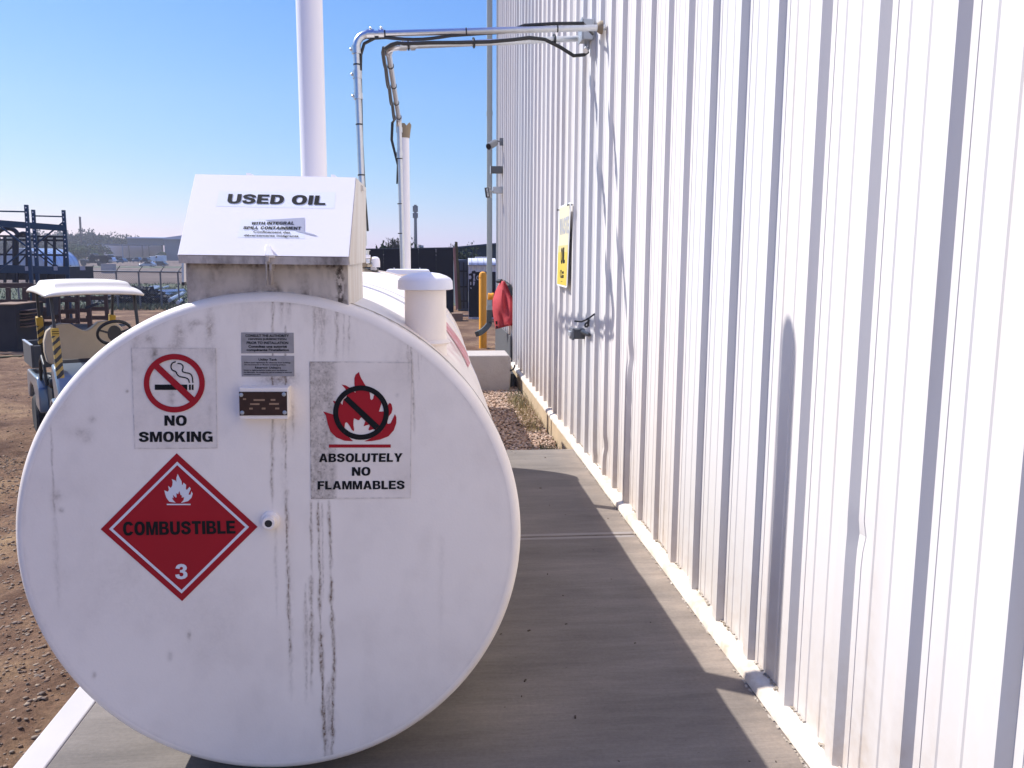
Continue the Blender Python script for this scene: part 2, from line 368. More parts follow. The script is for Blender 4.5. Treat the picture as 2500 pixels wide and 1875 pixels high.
def glyph(ch):
    s, h = SV, SH; pi = math.pi; P = lambda *l: ('poly', [list(x) for x in l])
    if ch == 'I': return s, [P([(0, 0), (s, 0), (s, 1), (0, 1)])]
    if ch == 'L': return .68, [P([(0, 0), (.68, 0), (.68, h), (s, h), (s, 1), (0, 1)])]
    if ch == 'E': return .74, [P([(0, 0), (.74, 0), (.74, h), (s, h), (s, .405), (.68, .405), (.68, .595), (s, .595), (s, 1-h), (.73, 1-h), (.73, 1), (0, 1)])]
    if ch == 'F': return .70, [P([(0, 0), (s, 0), (s, .40), (.64, .40), (.64, .60), (s, .60), (s, 1-h), (.70, 1-h), (.70, 1), (0, 1)])]
    if ch == 'T': m = .38; return .76, [P([(m-s/2, 0), (m+s/2, 0), (m+s/2, 1-h), (.76, 1-h), (.76, 1), (0, 1), (0, 1-h), (m-s/2, 1-h)])]
    if ch == 'N': w = .84; return w, [P([(0, 0), (s*.92, 0), (s*.92, .56), (w-s*1.05, 0), (w, 0), (w, 1), (w-s*.92, 1), (w-s*.92, .44), (s*1.05, 1), (0, 1)])]
    if ch == 'M': w = 1.0; q = s*.88; return w, [P([(0, 0), (q, 0), (q, .66), (.5-.115, 0), (.5+.115, 0), (w-q, .66), (w-q, 0), (w, 0), (w, 1), (w-.33, 1), (.5, .38), (.33, 1), (0, 1)])]
    if ch == 'W': w = 1.15; return w, [P([(.19, 0), (.44, 0), (.575, .60), (.71, 0), (.96, 0), (w, 1), (.90, 1), (.82, .38), (.70, 1), (.45, 1), (.33, .38), (.25, 1), (0, 1)])]
    if ch == 'A': w = .92; return w, [P([(0, 0), (.27, 0), (.325, .19), (.595, .19), (.65, 0), (w, 0), (.61, 1), (.31, 1)], [(.375, .37), (.46, .72), (.545, .37)])]
    if ch == 'H': w = .84; return w, [P([(0, 0), (s, 0), (s, .40), (w-s, .40), (w-s, 0), (w, 0), (w, 1), (w-s, 1), (w-s, .60), (s, .60), (s, 1), (0, 1)])]
    if ch == 'P': w = .80; return w, [P([(0, 0), (s, 0), (s, .32)]+_ell(.46, .66, w-.46, .34, -pi/2, pi/2)+[(0, 1)], [(s, .50), (s, .82)]+_ell(.44, .66, .11, .16, pi/2, -pi/2, 8))]
    if ch == 'R': w = .86; return w, [P([(0, 0), (s, 0), (s, .38), (.40, .38), (.56, 0), (w, 0), (.66, .43)]+_ell(.47, .72, .33, .28, -pi/4, pi/2)+[(0, 1)], [(s, .55), (s, .82)]+_ell(.45, .685, .10, .135, pi/2, -pi/2, 8))]
    if ch == 'K': w = .88; return w, [P([(0, 0), (s, 0), (s, .28), (.38, .41), (.57, 0), (w, 0), (.56, .60), (.86, 1), (.53, 1), (s, .62), (s, 1), (0, 1)])]
    if ch == 'Y': w = .90; m = .45; return w, [P([(m-s/2, 0), (m+s/2, 0), (m+s/2, .40), (w, 1), (.60, 1), (m, .62), (.30, 1), (0, 1), (m-s/2, .40)])]
    if ch == 'D': w = .84; return w, [P([(0, 0)]+_ell(.36, .5, w-.36, .5, -pi/2, pi/2)+[(0, 1)], [(s, h), (s, 1-h)]+_ell(.34, .5, w-s-.34, .5-h, pi/2, -pi/2))]
    if ch == 'B': w = .82; return w, [P([(0, 0)]+_ell(.48, .275, w-.48, .275, -pi/2, pi/3, 10)+_ell(.46, .755, .31, .245, -pi/3.2, pi/2, 10)+[(0, 1)], [(s, .18), (s, .43)]+_ell(.46, .305, .10, .125, pi/2, -pi/2, 8), [(s, .60), (s, .82)]+_ell(.44, .71, .08, .11, pi/2, -pi/2, 8))]
    if ch == 'O': w = .90; return w, [P(_ell(w/2, .5, w/2, .515, 0, 2*pi, 32)[:-1], _ell(w/2, .5, w/2-s, .515-h, 0, 2*pi, 32)[:-1])]
    if ch == 'U': w = .84; return w, [P([(0, 1)]+_ell(w/2, .36, w/2, .375, pi, 2*pi, 18)+[(w, 1), (w-s, 1)]+_ell(w/2, .36, w/2-s, .375-h, 2*pi, pi, 18)+[(s, 1)])]
    if ch == 'C': w = .86; return w, [P(_ell(.45, .5, .45, .515, .14*pi, 1.86*pi, 28)+_ell(.45, .5, .45-s, .515-h, 1.80*pi, .20*pi, 24))]
    if ch == 'G': w = .88; return w, [P(_ell(.46, .5, .46, .515, .20*pi, 1.66*pi, 28)+[(w-.06, .0), (w-.02, .0), (w-.02, .53), (.50, .53), (.50, .36), (w-s, .34)]+_ell(.46, .5, .46-s, .515-h, 1.70*pi, .24*pi, 24))]
    if ch == 'S': return .82, [_spine([(.70, .66), (.64, .82), (.42, .905), (.19, .84), (.145, .71), (.24, .60), (.45, .53), (.63, .43), (.68, .28), (.60, .15), (.40, .095), (.18, .16), (.12, .34)])]
    if ch == '3': return .81, [P([(.02, .71), (.29, .68), (.33, .79), (.42, .82), (.51, .78), (.52, .70), (.47, .62), (.32, .60), (.32, .44), (.46, .43), (.54, .38), (.55, .28), (.50, .20), (.40, .17), (.31, .21), (.27, .33), (0, .29), (.06, .13), (.18, .03), (.40, -.015), (.65, .04), (.80, .18), (.81, .34), (.74, .47), (.63, .53), (.74, .62), (.78, .74), (.72, .89), (.58, .98), (.40, 1.015), (.20, .98), (.08, .87)])]
    return .34, []
def block_lettering(name, text, quad, plane, m, parent, sp=.09, sc=1.):
    x = 0; items = []
    for ch in text: w, sh_ = glyph(ch); items.append((x, sh_)); x += w+sp
    tot = x-sp; TL, TR, BR, BL = [Vector(p) for p in quad]
    def mp(p, ox):
        u = (p[0]+ox)/tot; v = 1-p[1]; q = (TL*(1-u)+TR*u)*(1-v)+(BL*(1-u)+BR*u)*v; return plane(q.x, q.y)
    mb = MB()
    for ox, sh_ in items:
        for it in sh_:
            if it[0] == 'poly': mb.poly([[mp(p, ox) for p in l] for l in it[1]])
            else:
                L = [mp(p, ox) for p in it[1]]; R2_ = [mp(p, ox) for p in it[2]]; n = len(L); mb.add(L+R2_, [(i, i+1, n+i+1, n+i) for i in range(n-1)])
    return mb.build(name, m, parent)
# ================================================================== GROUND
def terrain(x, y):
    left = -.03-.22*np.clip((-1.4-x)/1.6, 0, 1)
    z = np.where(x < -1.24, left, -.20)
    z = z+(fbm(x*1.3, y*1.3, 4, 3)-.5)*.06+(fbm(x*9, y*9, 3, 5)-.5)*.034+(fbm(x*21, y*21, 2, 15)-.5)*.014
    ruts = np.sin((y*.9+x*.55)*3.1+2*fbm(x*.6, y*.6, 2, 8))*.014*np.clip((-x-2.2)/1, 0, 1)
    return np.minimum(z+ruts, np.where((x > -1.27) & (x < 1.25) & (y < 6.9), -.16, .5))
gx, gy = np.meshgrid(np.arange(-15, 1.35, .035), np.arange(1.2, 18, .035), indexing='ij')
gz = terrain(gx, gy); ed = np.minimum(np.minimum(gx+15, 18-gy), gy-1.2); gz = gz-np.clip(1-ed/1.2, 0, 1)**2*.12
g = grid_mesh('dirt_ground', gx, gy, gz, 'dirt'); struct(g, label='rutted reddish brown dirt yard with stones')
fs = MB().add([(-700, -60, -.29), (700, -60, -.29), (700, 33, -.29), (-700, 33, -.29)], [(0, 1, 2, 3)]).build('yard_ground', 'dirt'); struct(fs, label='packed brown dirt of the wider yard')
fs = MB().add([(-900, 33, -.29), (900, 33, -.29), (900, 1200, -.29), (-900, 1200, -.29)], [(0, 1, 2, 3)]).build('far_ground', 'far_dirt'); struct(fs, label='pale bare ground beyond the chain link fence')
def sheet(name, pts, z, m, label):
    o = MB().add([(a, b, z) for a, b in pts], [tuple(range(len(pts)))]).build(name, m); return struct(o, label=label)
sheet('field', [(-60, 33.5), (60, 33.5), (60, 62), (-60, 60)], -.283, 'field_grass', 'green field strip behind the chain link fence')
sheet('field', [(-130, 150), (60, 150), (60, 172), (-130, 170)], -.275, 'field_grass', 'yellowish grass strip in front of the parked cars')

# stones
ico = [(0, 0, 1)]+[(.894*math.cos(a), .894*math.sin(a), .447) for a in [2*math.pi*k/5 for k in range(5)]]+[(.894*math.cos(a), .894*math.sin(a), -.447) for a in [2*math.pi*(k+.5)/5 for k in range(5)]]+[(0, 0, -1)]
icf = [(0, 1+k, 1+(k+1) % 5) for k in range(5)]+[(1+k, 6+k, 1+(k+1) % 5) for k in range(5)]+[(1+(k+1) % 5, 6+k, 6+(k+1) % 5) for k in range(5)]+[(11, 6+(k+1) % 5, 6+k) for k in range(5)]
ico = np.array(ico); icf = np.array(icf)
def stones(name, n, x0, x1, y0, y1, r0, r1, zf, m, label, power=2.5, sink=.3):
    x = rng.uniform(x0, x1, n); y = rng.uniform(y0, y1, n); z = zf(x, y); r = r0+(r1-r0)*rng.random(n)**power
    sc = rng.uniform(.65, 1.3, (n, 1, 3))*np.array([1, 1, .45]); jit = 1+rng.uniform(-.38, .38, (n, 12, 1)); a = rng.uniform(0, 6.28, n)
    v = ico[None]*sc*jit; ca, sa = np.cos(a)[:, None], np.sin(a)[:, None]
    v = np.stack([v[..., 0]*ca-v[..., 1]*sa, v[..., 0]*sa+v[..., 1]*ca, v[..., 2]], -1)*r[:, None, None]
    v = v+np.stack([x, y, z+r*sink], -1)[:, None]; f = (icf[None]+np.arange(n)[:, None, None]*12).reshape(-1, 3)
    me = bpy.data.meshes.new(name); me.vertices.add(n*12); me.vertices.foreach_set('co', v.ravel().astype(np.float32))
    me.loops.add(f.size); me.loops.foreach_set('vertex_index', f.ravel().astype(np.int32)); me.polygons.add(len(f)); me.polygons.foreach_set('loop_start', np.arange(0, f.size, 3, dtype=np.int32)); me.update(calc_edges=True)
    o = finish(me, name, m); o['kind'] = 'stuff'; o['label'] = label; return o
def stone_mat(name, cols):
    m = bpy.data.materials.new(name); m.use_nodes = True; N = m.node_tree; b = N.nodes['Principled BSDF']; b.inputs['Roughness'].default_value = .9
    g = N.nodes.new('ShaderNodeNewGeometry'); cr = N.nodes.new('ShaderNodeValToRGB'); cr.color_ramp.interpolation = 'LINEAR'; e = cr.color_ramp.elements
    e[0].color = (*cols[0], 1); e[1].color = (*cols[-1], 1)
    for i, c in enumerate(cols[1:-1]): k = e.new((i+1)/(len(cols)-1)); k.color = (*c, 1)
    N.links.new(g.outputs['Random Per Island'], cr.inputs[0]); N.links.new(cr.outputs[0], b.inputs['Base Color']); MATS[name] = m
stone_mat('stone', [(.10, .062, .042), (.22, .14, .09), (.16, .12, .09), (.31, .23, .15), (.13, .095, .07), (.24, .16, .10)])
stone_mat('gravel', [(.28, .17, .11), (.48, .33, .235), (.36, .235, .16), (.56, .44, .35), (.28, .19, .135)])
stones('stones', 30000, -4.6, -1.31, 2.1, 8.0, .002, .0125, terrain, 'stone', 'loose stones strewn over the dirt left of the tank', 2.6)
stones('stones', 3500, -9, -3.0, 6, 15, .004, .015, terrain, 'stone', 'scattered stones on the dirt around the golf cart', 3)
flat = lambda x, y: np.full_like(x, -.165)+(fbm(x*4, y*4, 2, 4)-.5)*.03
stones('gravel', 11000, -.2, 1.14, 6.77, 11.2, .008, .021, flat, 'gravel', 'pale pinkish gravel between slab end and concrete block', 1.5)
gb = MB().box(-1.6, 1.14, 6.77, 11.3, -.5, -.172).build('gravel_bed', 'gravel_bed'); struct(gb, label='fine gravel bed beyond the slab')

# ================================================================== CONCRETE PAD
pad = thing('concrete_pad', '', ''); del pad['label']; del pad['category']; struct(pad, label='light broom finished concrete pad under the tank')
def slab(y0, y1):
    mb = MB().box(-1.19, 1.158, y0, y1, -.15, 0); o = mb.build('slab', 'broomed_concrete', pad, bevel=.006); return o
slab(-2.4, -.006); slab(.006, 2.27); slab(2.282, 4.553); slab(4.567, 6.755)
MB().box(-1.295, -1.192, -2.4, 6.755, -.15, -.001).build('trowelled_edge', 'trowelled_concrete', pad, bevel=.008)
MB().box(-1.19, 1.158, 4.55, 4.57, -.15, -.013).build('joint', 'tooled_concrete', pad)
for yj in (4.515, 4.575):   # smooth tooled lines either side of the control joint
    MB().box(-1.18, 1.13, yj, yj+.035, -.01, .0006).build('tooled_edge', 'tooled_concrete', pad)

# ================================================================== BUILDING
bl = thing('metal_building', 'tall white ribbed metal building with beige base trim on the right', 'building', (1.2, 7, 0))
PW = 1.18; T = .029; P_ = .3465; S0 = 1.90-P_*9
prof = [(-.042, .002), (-.014, .002), (0, T), (.050, T), (.064, 0), (.146, 0), (.151, .0032), (.163, .0032), (.168, 0), (.238, 0), (.243, .0032), (.255, .0032), (.260, 0), (.3040, 0)]
zr = np.concatenate([[.035], np.arange(.1, 1.5, .045), np.arange(1.5, 7.7, .31)]); zr[-1] = 7.6
dents = [(onX(1684, 1277, PW), .03, .035, .012), (onX(1676, 1300, PW), .02, .03, -.006), (onX(1680, 1400, PW), .05, .07, .006), (onX(2080, 1317, PW), .03, .03, .01), (onX(1470, 1090, PW), .12, .05, .012), (onX(1448, 1125, PW), .15, .05, .01), (onX(1530, 870, PW), .10, .06, .012), (onX(1262, 880, PW), .2, .05, .012), (onX(1290, 930, PW), .2, .08, .012)]
for p in range(16):
    ys = []; dp = []
    for k in range(3):
        s = S0+(p*3+k)*P_; j = random.uniform(-.006, .006); jt = random.uniform(.86, 1.12)
        for a, d in prof: ys.append(s+a+(j if 0 <= a < .1 else 0)); dp.append(d*jt if d > .01 else d)
    ys.append(S0+(p*3+3)*P_-.0423); dp.append(0)
    ys.insert(0, ys[0]-.0003); dp.insert(0, 0)
    ys = np.array(ys); dp = np.array(dp)
    Y, Z = np.meshgrid(ys, zr, indexing='ij'); X = (PW+T-dp)[:, None]+np.zeros_like(Z)
    X = X+(fbm(Y*1.7, Z*.9, 3, 11)-.5)*.004
    for c, ry, rz, am in dents: X = X+am*np.exp(-((Y-c.y)/ry)**2-((Z-c.z)/rz)**2)
    Z = Z+np.where(Z < .05, (fbm(Y*14, Y*0, 3, 2)-.5)*.016, 0)
    dw = np.clip((.75-Z)/.75, 0, 1)**1.5*(.10+.55*fbm(Y*3.1, Z*1.2, 4, 7))*np.where(Y > 1, 1, .6)+np.clip(fbm(Y*30, Z*.7, 3, 19)-.66, 0, 1)*1.2+np.where(vnoise(Y*31, Z*13, 5) > .992, .6, 0)
    o = grid_mesh('wall_panel', X, Y, Z, ('wall_paint_cool' if p in (4, 7, 11, 12) else 'wall_paint'), bl, {'dirt': dw}, smooth=True)
    o.data.set_sharp_from_angle(angle=R_(12))
YE = S0+48*P_-.04
MB().box(PW+T+.02, 14, S0-.1, YE+.02, -.3, 7.6).build('inner_wall', 'wall_paint', bl)
MB().box(PW-.02, 14.2, S0-.2, YE+.1, 7.602, 7.75).build('roof', 'wall_paint', bl)
MB().box(PW-.012, PW+.19, YE+.022, YE+.05, .05, 7.6).build('corner_trim', 'galvanized_dull', bl)
ya = S0-.1
for i, L in enumerate([2.9, 3.05, 3.05, 3.05, 3.05, 1.7]):
    yb = min(ya+L, YE); Y = np.linspace(ya, yb, 40); prf = np.array([(PW+T+.012, .052), (PW-.002, .047), (PW-.030, .032), (PW-.034, .006), (PW-.026, .004)])
    wob = (fbm(Y*2, Y*0, 3, 20+i)-.5)*.008
    Xg = prf[:, 0][None]+wob[:, None]*np.array([0, .3, 1, 1, 1]); Zg = prf[:, 1][None]+np.zeros((40, 1))+(wob*.3)[:, None]*np.array([0, 0, 1, 1, 1])-(.0015 if i % 2 else 0)
    grid_mesh('base_flashing', Xg, np.repeat(Y[:, None], 5, 1), Zg, 'flashing_paint', bl, smooth=True); ya = yb-.02
ya = 6.775
for i in range(4):
    yb = min(ya+2.44, YE); MB().box(PW-.018, PW+.2, ya, yb-.004, -.5, .012).build('foundation', 'foundation_concrete', bl, bevel=.004); ya = yb
# caulk and crumbs along the slab edge
cr = MB()
for i in range(420):
    y = random.uniform(1.6, 6.7); x = PW-.037-abs(random.gauss(0, .004)); s = random.uniform(.001, .004)
    cr.box(x-s, x+s, y-s*2, y+s*2, .0, s)
for i in range(900):
    y = random.uniform(1.6, 9); x = PW+T-.004-abs(random.gauss(0, .004)); s = random.uniform(.001, .0045)
    if vnoise(np.array([y*5.]), np.array([0.]), 3)[0] > .45: cr.box(x-s, x+s, y-s*2, y+s*2, .042, .05+s)
o = cr.build('debris', 'seam_grime'); o['kind'] = 'stuff'; o['label'] = 'crumbs of rust and soil along the wall base'; cr = MB()
for i in range(35):
    y = random.uniform(2.3, 6.7); x = random.uniform(.25, 1.1); s = random.uniform(.0012, .004); a = random.uniform(0, 3)
    cr.bar((x-s*2*math.cos(a), y-s*2*math.sin(a), s*.5), (x+s*2*math.cos(a), y+s*2*math.sin(a), s*.5), s*1.5, s)
o = cr.build('leaf_bits', 'dark_crumbs'); o['kind'] = 'stuff'; o['label'] = 'dark specks of litter on the concrete pad'
# downspout
DX = onY(1195, 500, 15.62).x; DY = 15.62
d = thing('downspout', 'long grey green square downspout with curved outlet at the wall corner', 'downspout', (DX, DY, .3))
MB().box(DX-.047, DX+.047, DY-.045, DY+.045, onY(1195, 747, DY).z, 7.5).build('upper_pipe', 'gutter_green', d, bevel=.006)
zt = onY(1195, 752, DY).z; e0 = onY(1195, 752, DY); e1 = onY(1194, 790, DY); e2 = onY(1185, 806, DY-.1); e3 = onY(1166, 815, DY-.25)
el = MB()
pts = [e0]+[e1.lerp(e0, .1)]
for t in np.linspace(0, 1, 7): pts.append(e1*(1-t)**2+e2*2*t*(1-t)+e3*t*t)
for a, b in zip(pts[:-1], pts[1:]): el.bar(a, b+(b-a).normalized()*.012, .094, .094, (0, 1, 0))
el.build('outlet_elbow', 'gutter_dark', d)
for y in (277, 752): zz = onY(1195, y, DY).z; MB().box(DX-.052, DX+.052, DY-.05, DY+.05, zz-.035, zz+.035).build('strap', 'gutter_green', d)

# things on the wall
Q = lambda x, y, Y=14.3: onY(x, y, Y)
o = thing('security_camera', 'dark bullet security camera, uppermost fixture beside the downspout', 'camera', Q(1214, 346))
MB().tube([Q(1193, 358, 14.0), Q(1195, 357, 14.02), Q(1208, 349, 14.25)], [.052, .056, .056], 16).build('housing', 'camera_grey', o, True)
a = Q(1193, 358, 14.0); b = Q(1195, 357, 14.02); MB().tube([a-(b-a).normalized()*.004, a], .042, 16).build('lens', 'dark_lens', o, True)
MB().tube([Q(1207, 349, 14.25), Q(1211, 344, 14.3), Vector((PW, 14.35, Q(1214, 345).z))], .014, 8).bar(Vector((PW+.004, 14.35, Q(1214, 345).z-.06)), Vector((PW+.004, 14.35, Q(1214, 345).z+.06)), .08, .02).build('bracket', 'camera_grey', o)
o = thing('junction_box', 'square grey metal box on the far wall above the floodlight', 'electrical box', Q(1206, 415))
a = Q(1198, 406); b = Q(1214, 423); MB().box(a.x, PW+.01, 14.25, 14.38, b.z, a.z).build('body', 'grey_box', o, bevel=.006)
MB().box(a.x-.006, a.x, 14.24, 14.39, b.z-.006, a.z+.006).build('cover', 'galvanized_dull', o)
o = thing('floodlight', 'small floodlight with dark twin lens angled off the far wall', 'floodlight', Q(1210, 470))
a = Q(1203, 456); b = Q(1214, 472); MB().box(a.x, PW+.01, 14.25, 14.36, b.z, a.z).build('mounting_box', 'galvanized_dull', o, bevel=.006)
MB().tube([Q(1205, 468), Q(1199, 467, 14.2), Q(1193, 467, 14.15)], .018, 8).build('arm', 'galvanized_dull', o, True)
p = [Q(1182.5, 458, 13.95), Q(1192, 457, 14.1), Q(1195, 483, 14.1), Q(1186, 483, 13.95)]
MB().prism(p, (.05, .12, .01)).build('head', 'galvanized_dull', o, bevel=.004)
n = (p[1]-p[0]).cross(p[3]-p[0]).normalized(); n = n if n.y < 0 else -n
cc = sum(p, Vector())/4
gl = MB().prism([cc+(q-cc)*.97+n*.002 for q in p], n*.006).build('lens', 'dark_lens', o)
for f in (.32, .68):
    c1 = (p[0]*(1-f)+p[3]*f)+(p[1]-p[0])*.28; c2 = (p[0]*(1-f)+p[3]*f)+(p[1]-p[0])*.72; u = (p[3]-p[0]).normalized()*.035
    MB().prism([c1-u+n*.0085, c2-u+n*.0085, c2+u+n*.0085, c1+u+n*.0085], n*.003).build('led_panel', 'galvanized_dull', gl)

# waste oil sign
SX = 1.156
sp = lambda x, y, k=0: onX(x, y, SX-k)
sg = thing('waste_oil_sign', 'yellow and white rectangular wall sign reading WASTE OIL', 'sign', sp(1376, 600))
c4 = lambda x, y: (1340+x*.15066, 470+y*.1507)
def rrect(q, r, n=4):
    out = []
    for i in range(4):
        p = Vector(q[i]).to_3d(); a = Vector(q[i-1]).to_3d(); b = Vector(q[(i+1) % 4]).to_3d(); da = (a-p)*r[0] if i % 2 == 0 else (a-p)*r[1]; db = (b-p)*r[1] if i % 2 == 0 else (b-p)*r[0]
        for t in np.linspace(0, 1, n): out.append((p+da)*(1-t)**2+p*2*t*(1-t)+(p+db)*t*t)
    return [(v.x, v.y) for v in out]
def flatq(name, pts, pl, m, par, th=None):
    P = [pl(*c) for c in pts]
    mb = MB(); mb.prism(P, th) if th else mb.poly([P]); return mb.build(name, m, par)
outer = [c4(160, 235), c4(352, 152), c4(292, 1548), c4(124, 1500)]
pl = flatq('plate', rrect(outer, (.04, .10)), sp, 'sign_white', sg, (.004, 0, 0))
def lerp4(u, v):  # inside the yellow field
    TL, TR, BR, BL = [np.array(c4(*c)) for c in ((172, 255), (338, 186), (282, 1512), (132, 1478))]
    return tuple((TL*(1-u)+TR*u)*(1-v)+(BL*(1-u)+BR*u)*v)
for nm, v0, v1, m in (('pale_field', 0, .50, 'yellow_pale'), ('middle_field', .50, .585, 'yellow_mid'), ('yellow_field', .585, 1, 'yellow_sign')):  # upper field drawn in a paler yellow than the lower one
    flatq(nm, [lerp4(0, v0), lerp4(1, v0), lerp4(1, v1), lerp4(0, v1)], lambda x, y: sp(x, y, .0015), m, sg)
sp3 = lambda x, y: sp(x, y, .003)
block_lettering('lettering', 'WASTE', [c4(174, 432), c4(322, 380), c4(316, 655), c4(172, 690)], sp3, 'grey_print', sg)
block_lettering('lettering', 'OIL', [c4(196, 900), c4(262, 885), c4(256, 1142), c4(190, 1155)], sp3, 'black_print', sg)
rg = lambda cx, cy, rx, ry, n=28: [(cx+rx*math.cos(2*math.pi*k/n), cy+ry*math.sin(2*math.pi*k/n)) for k in range(n)]
MB().poly([[sp3(*c4(*p)) for p in rg(196, 1318, 17, 66)], [sp3(*c4(*p)) for p in rg(196, 1318, 10, 46)]]).build('ring_logo', 'black_print', sg)
for (x0, x1, y0, y1) in ((215, 241, 1280, 1298), (215, 241, 1302, 1314), (206, 240, 1340, 1360), (206, 240, 1366, 1384), (193, 218, 1437, 1443)):
    flatq('small_print', [c4(x0, y0), c4(x1, y0-3), c4(x1-1, y1-2), c4(x0-1, y1)], sp3, 'black_print', sg)
for c in ((172, 283), (337, 199)):
    a = sp(*c4(*c)); MB().tube([a+Vector((.06, 0, 0)), a+Vector((-.02, 0, 0))], .005, 8).tube([a+Vector((-.012, 0, 0)), a+Vector((-.02, 0, 0))], .011, 8).build('screw', 'grey_box', sg)

# electrical box with loose cable on near wall
Y0 = onX(1425, 815, PW).y
o = thing('conduit_box', 'dark grey cast electrical box on the near wall below the yellow sign', 'electrical box', (PW, Y0, 1.0))
c5 = lambda x, y: (1360+x*.07233, 740+y*.07233)
a = onY(*c5(590, 880), Y0); b = onY(*c5(890, 1215), Y0)
MB().box(a.x, PW+.02, Y0, Y0+.13, b.z, a.z).build('body', 'grey_box', o, bevel=.005)
MB().box(a.x-.018, a.x-.001, Y0-.008, Y0+.138, b.z-.008, a.z+.008).build('cover', 'camera_grey', o, bevel=.003)
MB().box(a.x-.034, a.x-.018, Y0+.01, Y0+.12, b.z+.02, a.z-.02).build('hinged_flap', 'galvanized_dull', o, bevel=.003)
k = onY(*c5(795, 1040), Y0); MB().lathe([(.022, 0), (.022, -.006), (.012, -.007)], 'y', (k.x, Y0-.0005, k.z), 20).build('hub', 'grey_box', o, True)
e = [onY(*c5(860, 980), Y0-.01), onY(*c5(920, 980), Y0-.03), onY(*c5(990, 1020), Y0-.10), Vector((PW+.01, Y0-.17, onY(*c5(1050, 1040), Y0-.1).z))]
MB().tube(e, [.02, .022, .018, .014], 12).build('elbow', 'grey_box', o, True)
o = thing('loose_cable', 'short black cable drooping with a tied loop above the wall box', 'cable', onX(1452, 766, PW))
Yc = onX(1452, 766, PW).y
pts = [onY(*c5(*q), Yc-.01) for q in ((585, 605), (700, 618), (820, 628), (950, 575), (1070, 510), (1180, 430), (1275, 362))]
MB().tube(pts, .0065, 8).build('cable', 'black_cable', o, True)
pts = [onY(*c5(*q), Yc-.02) for q in ((1060, 545), (1062, 640), (1052, 740), (1010, 800), (965, 800), (945, 745), (970, 680), (1010, 650), (1045, 690), (1062, 780))]
MB().tube(pts, .008, 8).build('tied_loop', 'black_cable', o, True)
MB().tube([onY(*c5(1060, 550), Yc-.02), onY(*c5(1048, 575), Yc-.02)], .016, 8).build('clip', 'black_cable', o)

# concrete block, bollard, bag
b0 = onZ(1200, 955, -.17); YB = b0.y; xr = onY(1248, 930, YB).x; zt = onY(1200, 868, YB).z
o = MB().prism([(-1.3, YB, -.3), (xr-.02, YB-.015, -.3), (xr, YB, zt-.04), (xr-.03, YB, zt), (-1.3, YB, zt)], (0, .62, 0)).build('concrete_block', 'concrete_block', None, bevel=.012)
tag(o, 'low grey concrete barrier block standing across the gravel by the wall', 'barrier')
hk = MB().tube([onY(1246, 905, YB-.01), onY(1253, 902, YB-.03), onY(1256, 896, YB-.03), onY(1257, 891, YB-.03)], .011, 8).build('lifting_hook', 'dark_steel', o, True)
yb_ = onZ(1183, 850, -.2).y
o = thing('bollard', 'yellow steel bollard post standing beside the downspout', 'bollard', (0, 0, 0)); cb = onY(1179, 760, yb_); r = .5*19*yb_/F
b2 = MB().lathe([(r, -.3), (r, onY(1179, 672, yb_).z), (r*.8, onY(1179, 666, yb_).z), (r*.3, onY(1179, 663, yb_).z)], 'z', (cb.x, cb.y, 0), 28).build('post', 'safety_yellow', o, True)
MB().lathe([(r+.004, 0), (r+.004, .02)], 'z', (cb.x, cb.y, onY(1179, 678, yb_).z), 28).build('cap_rim', 'safety_yellow', o, True)
# red cover
YR = 12.6
def rp(x, y, Y=YR): return onY(x, y, Y)
c6 = lambda x, y: (1080+x*.18083, 560+y*.18083)
L = [(800, 697), (760, 760), (720, 850), (688, 960), (686, 1080), (700, 1200), (722, 1320), (732, 1362), (800, 1345), (880, 1318), (955, 1290), (962, 1150), (955, 980), (930, 850), (880, 760), (835, 700)]
ridge = [(812, 700), (830, 860), (860, 1060), (850, 1200), (845, 1330)]
mb = MB(); rows = []
for t in np.linspace(0, 1, 18):
    yy = 697+t*(1345-697)
    def ix(pl, y):
        pl = sorted(pl, key=lambda q: q[1]); return float(np.interp(y, [q[1] for q in pl], [q[0] for q in pl]))
    xl = ix([L[i] for i in range(0, 8)], yy); xr_ = ix([L[15], L[14], L[13], L[12], L[11], L[10]], min(yy, 1290)); xm = ix(ridge, yy)
    row = []
    for s in np.linspace(0, 1, 15):
        x = xl+(xr_-xl)*s; dep = .30*math.sin(math.pi*min(1, max(0, s)))**.7*(.35+.65*min(1, t*2)); yo = yy-(s*55 if t > .9 else 0)
        fold = .035*math.sin(s*9+t*4)+.02*math.sin(s*17-t*7)
        row.append(rp(*c6(x, yo), YR+.35*(1-s)-dep*.6+fold))
    rows.append(row)
v = [p for r_ in rows for p in r_]; f = [(i*15+j, i*15+j+1, (i+1)*15+j+1, (i+1)*15+j) for i in range(17) for j in range(14)]
o = thing('red_cover', 'red fabric cover bag hanging over a fitting on the far wall', 'cover', rp(*c6(820, 1000)))
cv = MB().add(v, f).build('cover', 'red_fabric', o, True, angle=50); sm = cv.modifiers.new('thickness', 'SOLIDIFY'); sm.thickness = .012
for (x, y, w, h) in ((716, 1240, 26, 45), (724, 1300, 20, 35)):
    flatq('mark', [c6(x, y), c6(x+w, y-4), c6(x+w+4, y+h), c6(x+4, y+h)], lambda a, b: rp(a, b, YR-.02+.1), 'black_print', o)
q = [rp(*c6(745, 700), YR+.3), rp(*c6(800, 697), YR+.2), rp(*c6(835, 700), YR+.1), rp(*c6(905, 760), YR-.02), rp(*c6(960, 880), YR-.05)]
MB().tube([q[0], q[1]], .03, 8).tube(q[2:], [.02, .03, .04], 8).build('strap', 'black_cable', o)
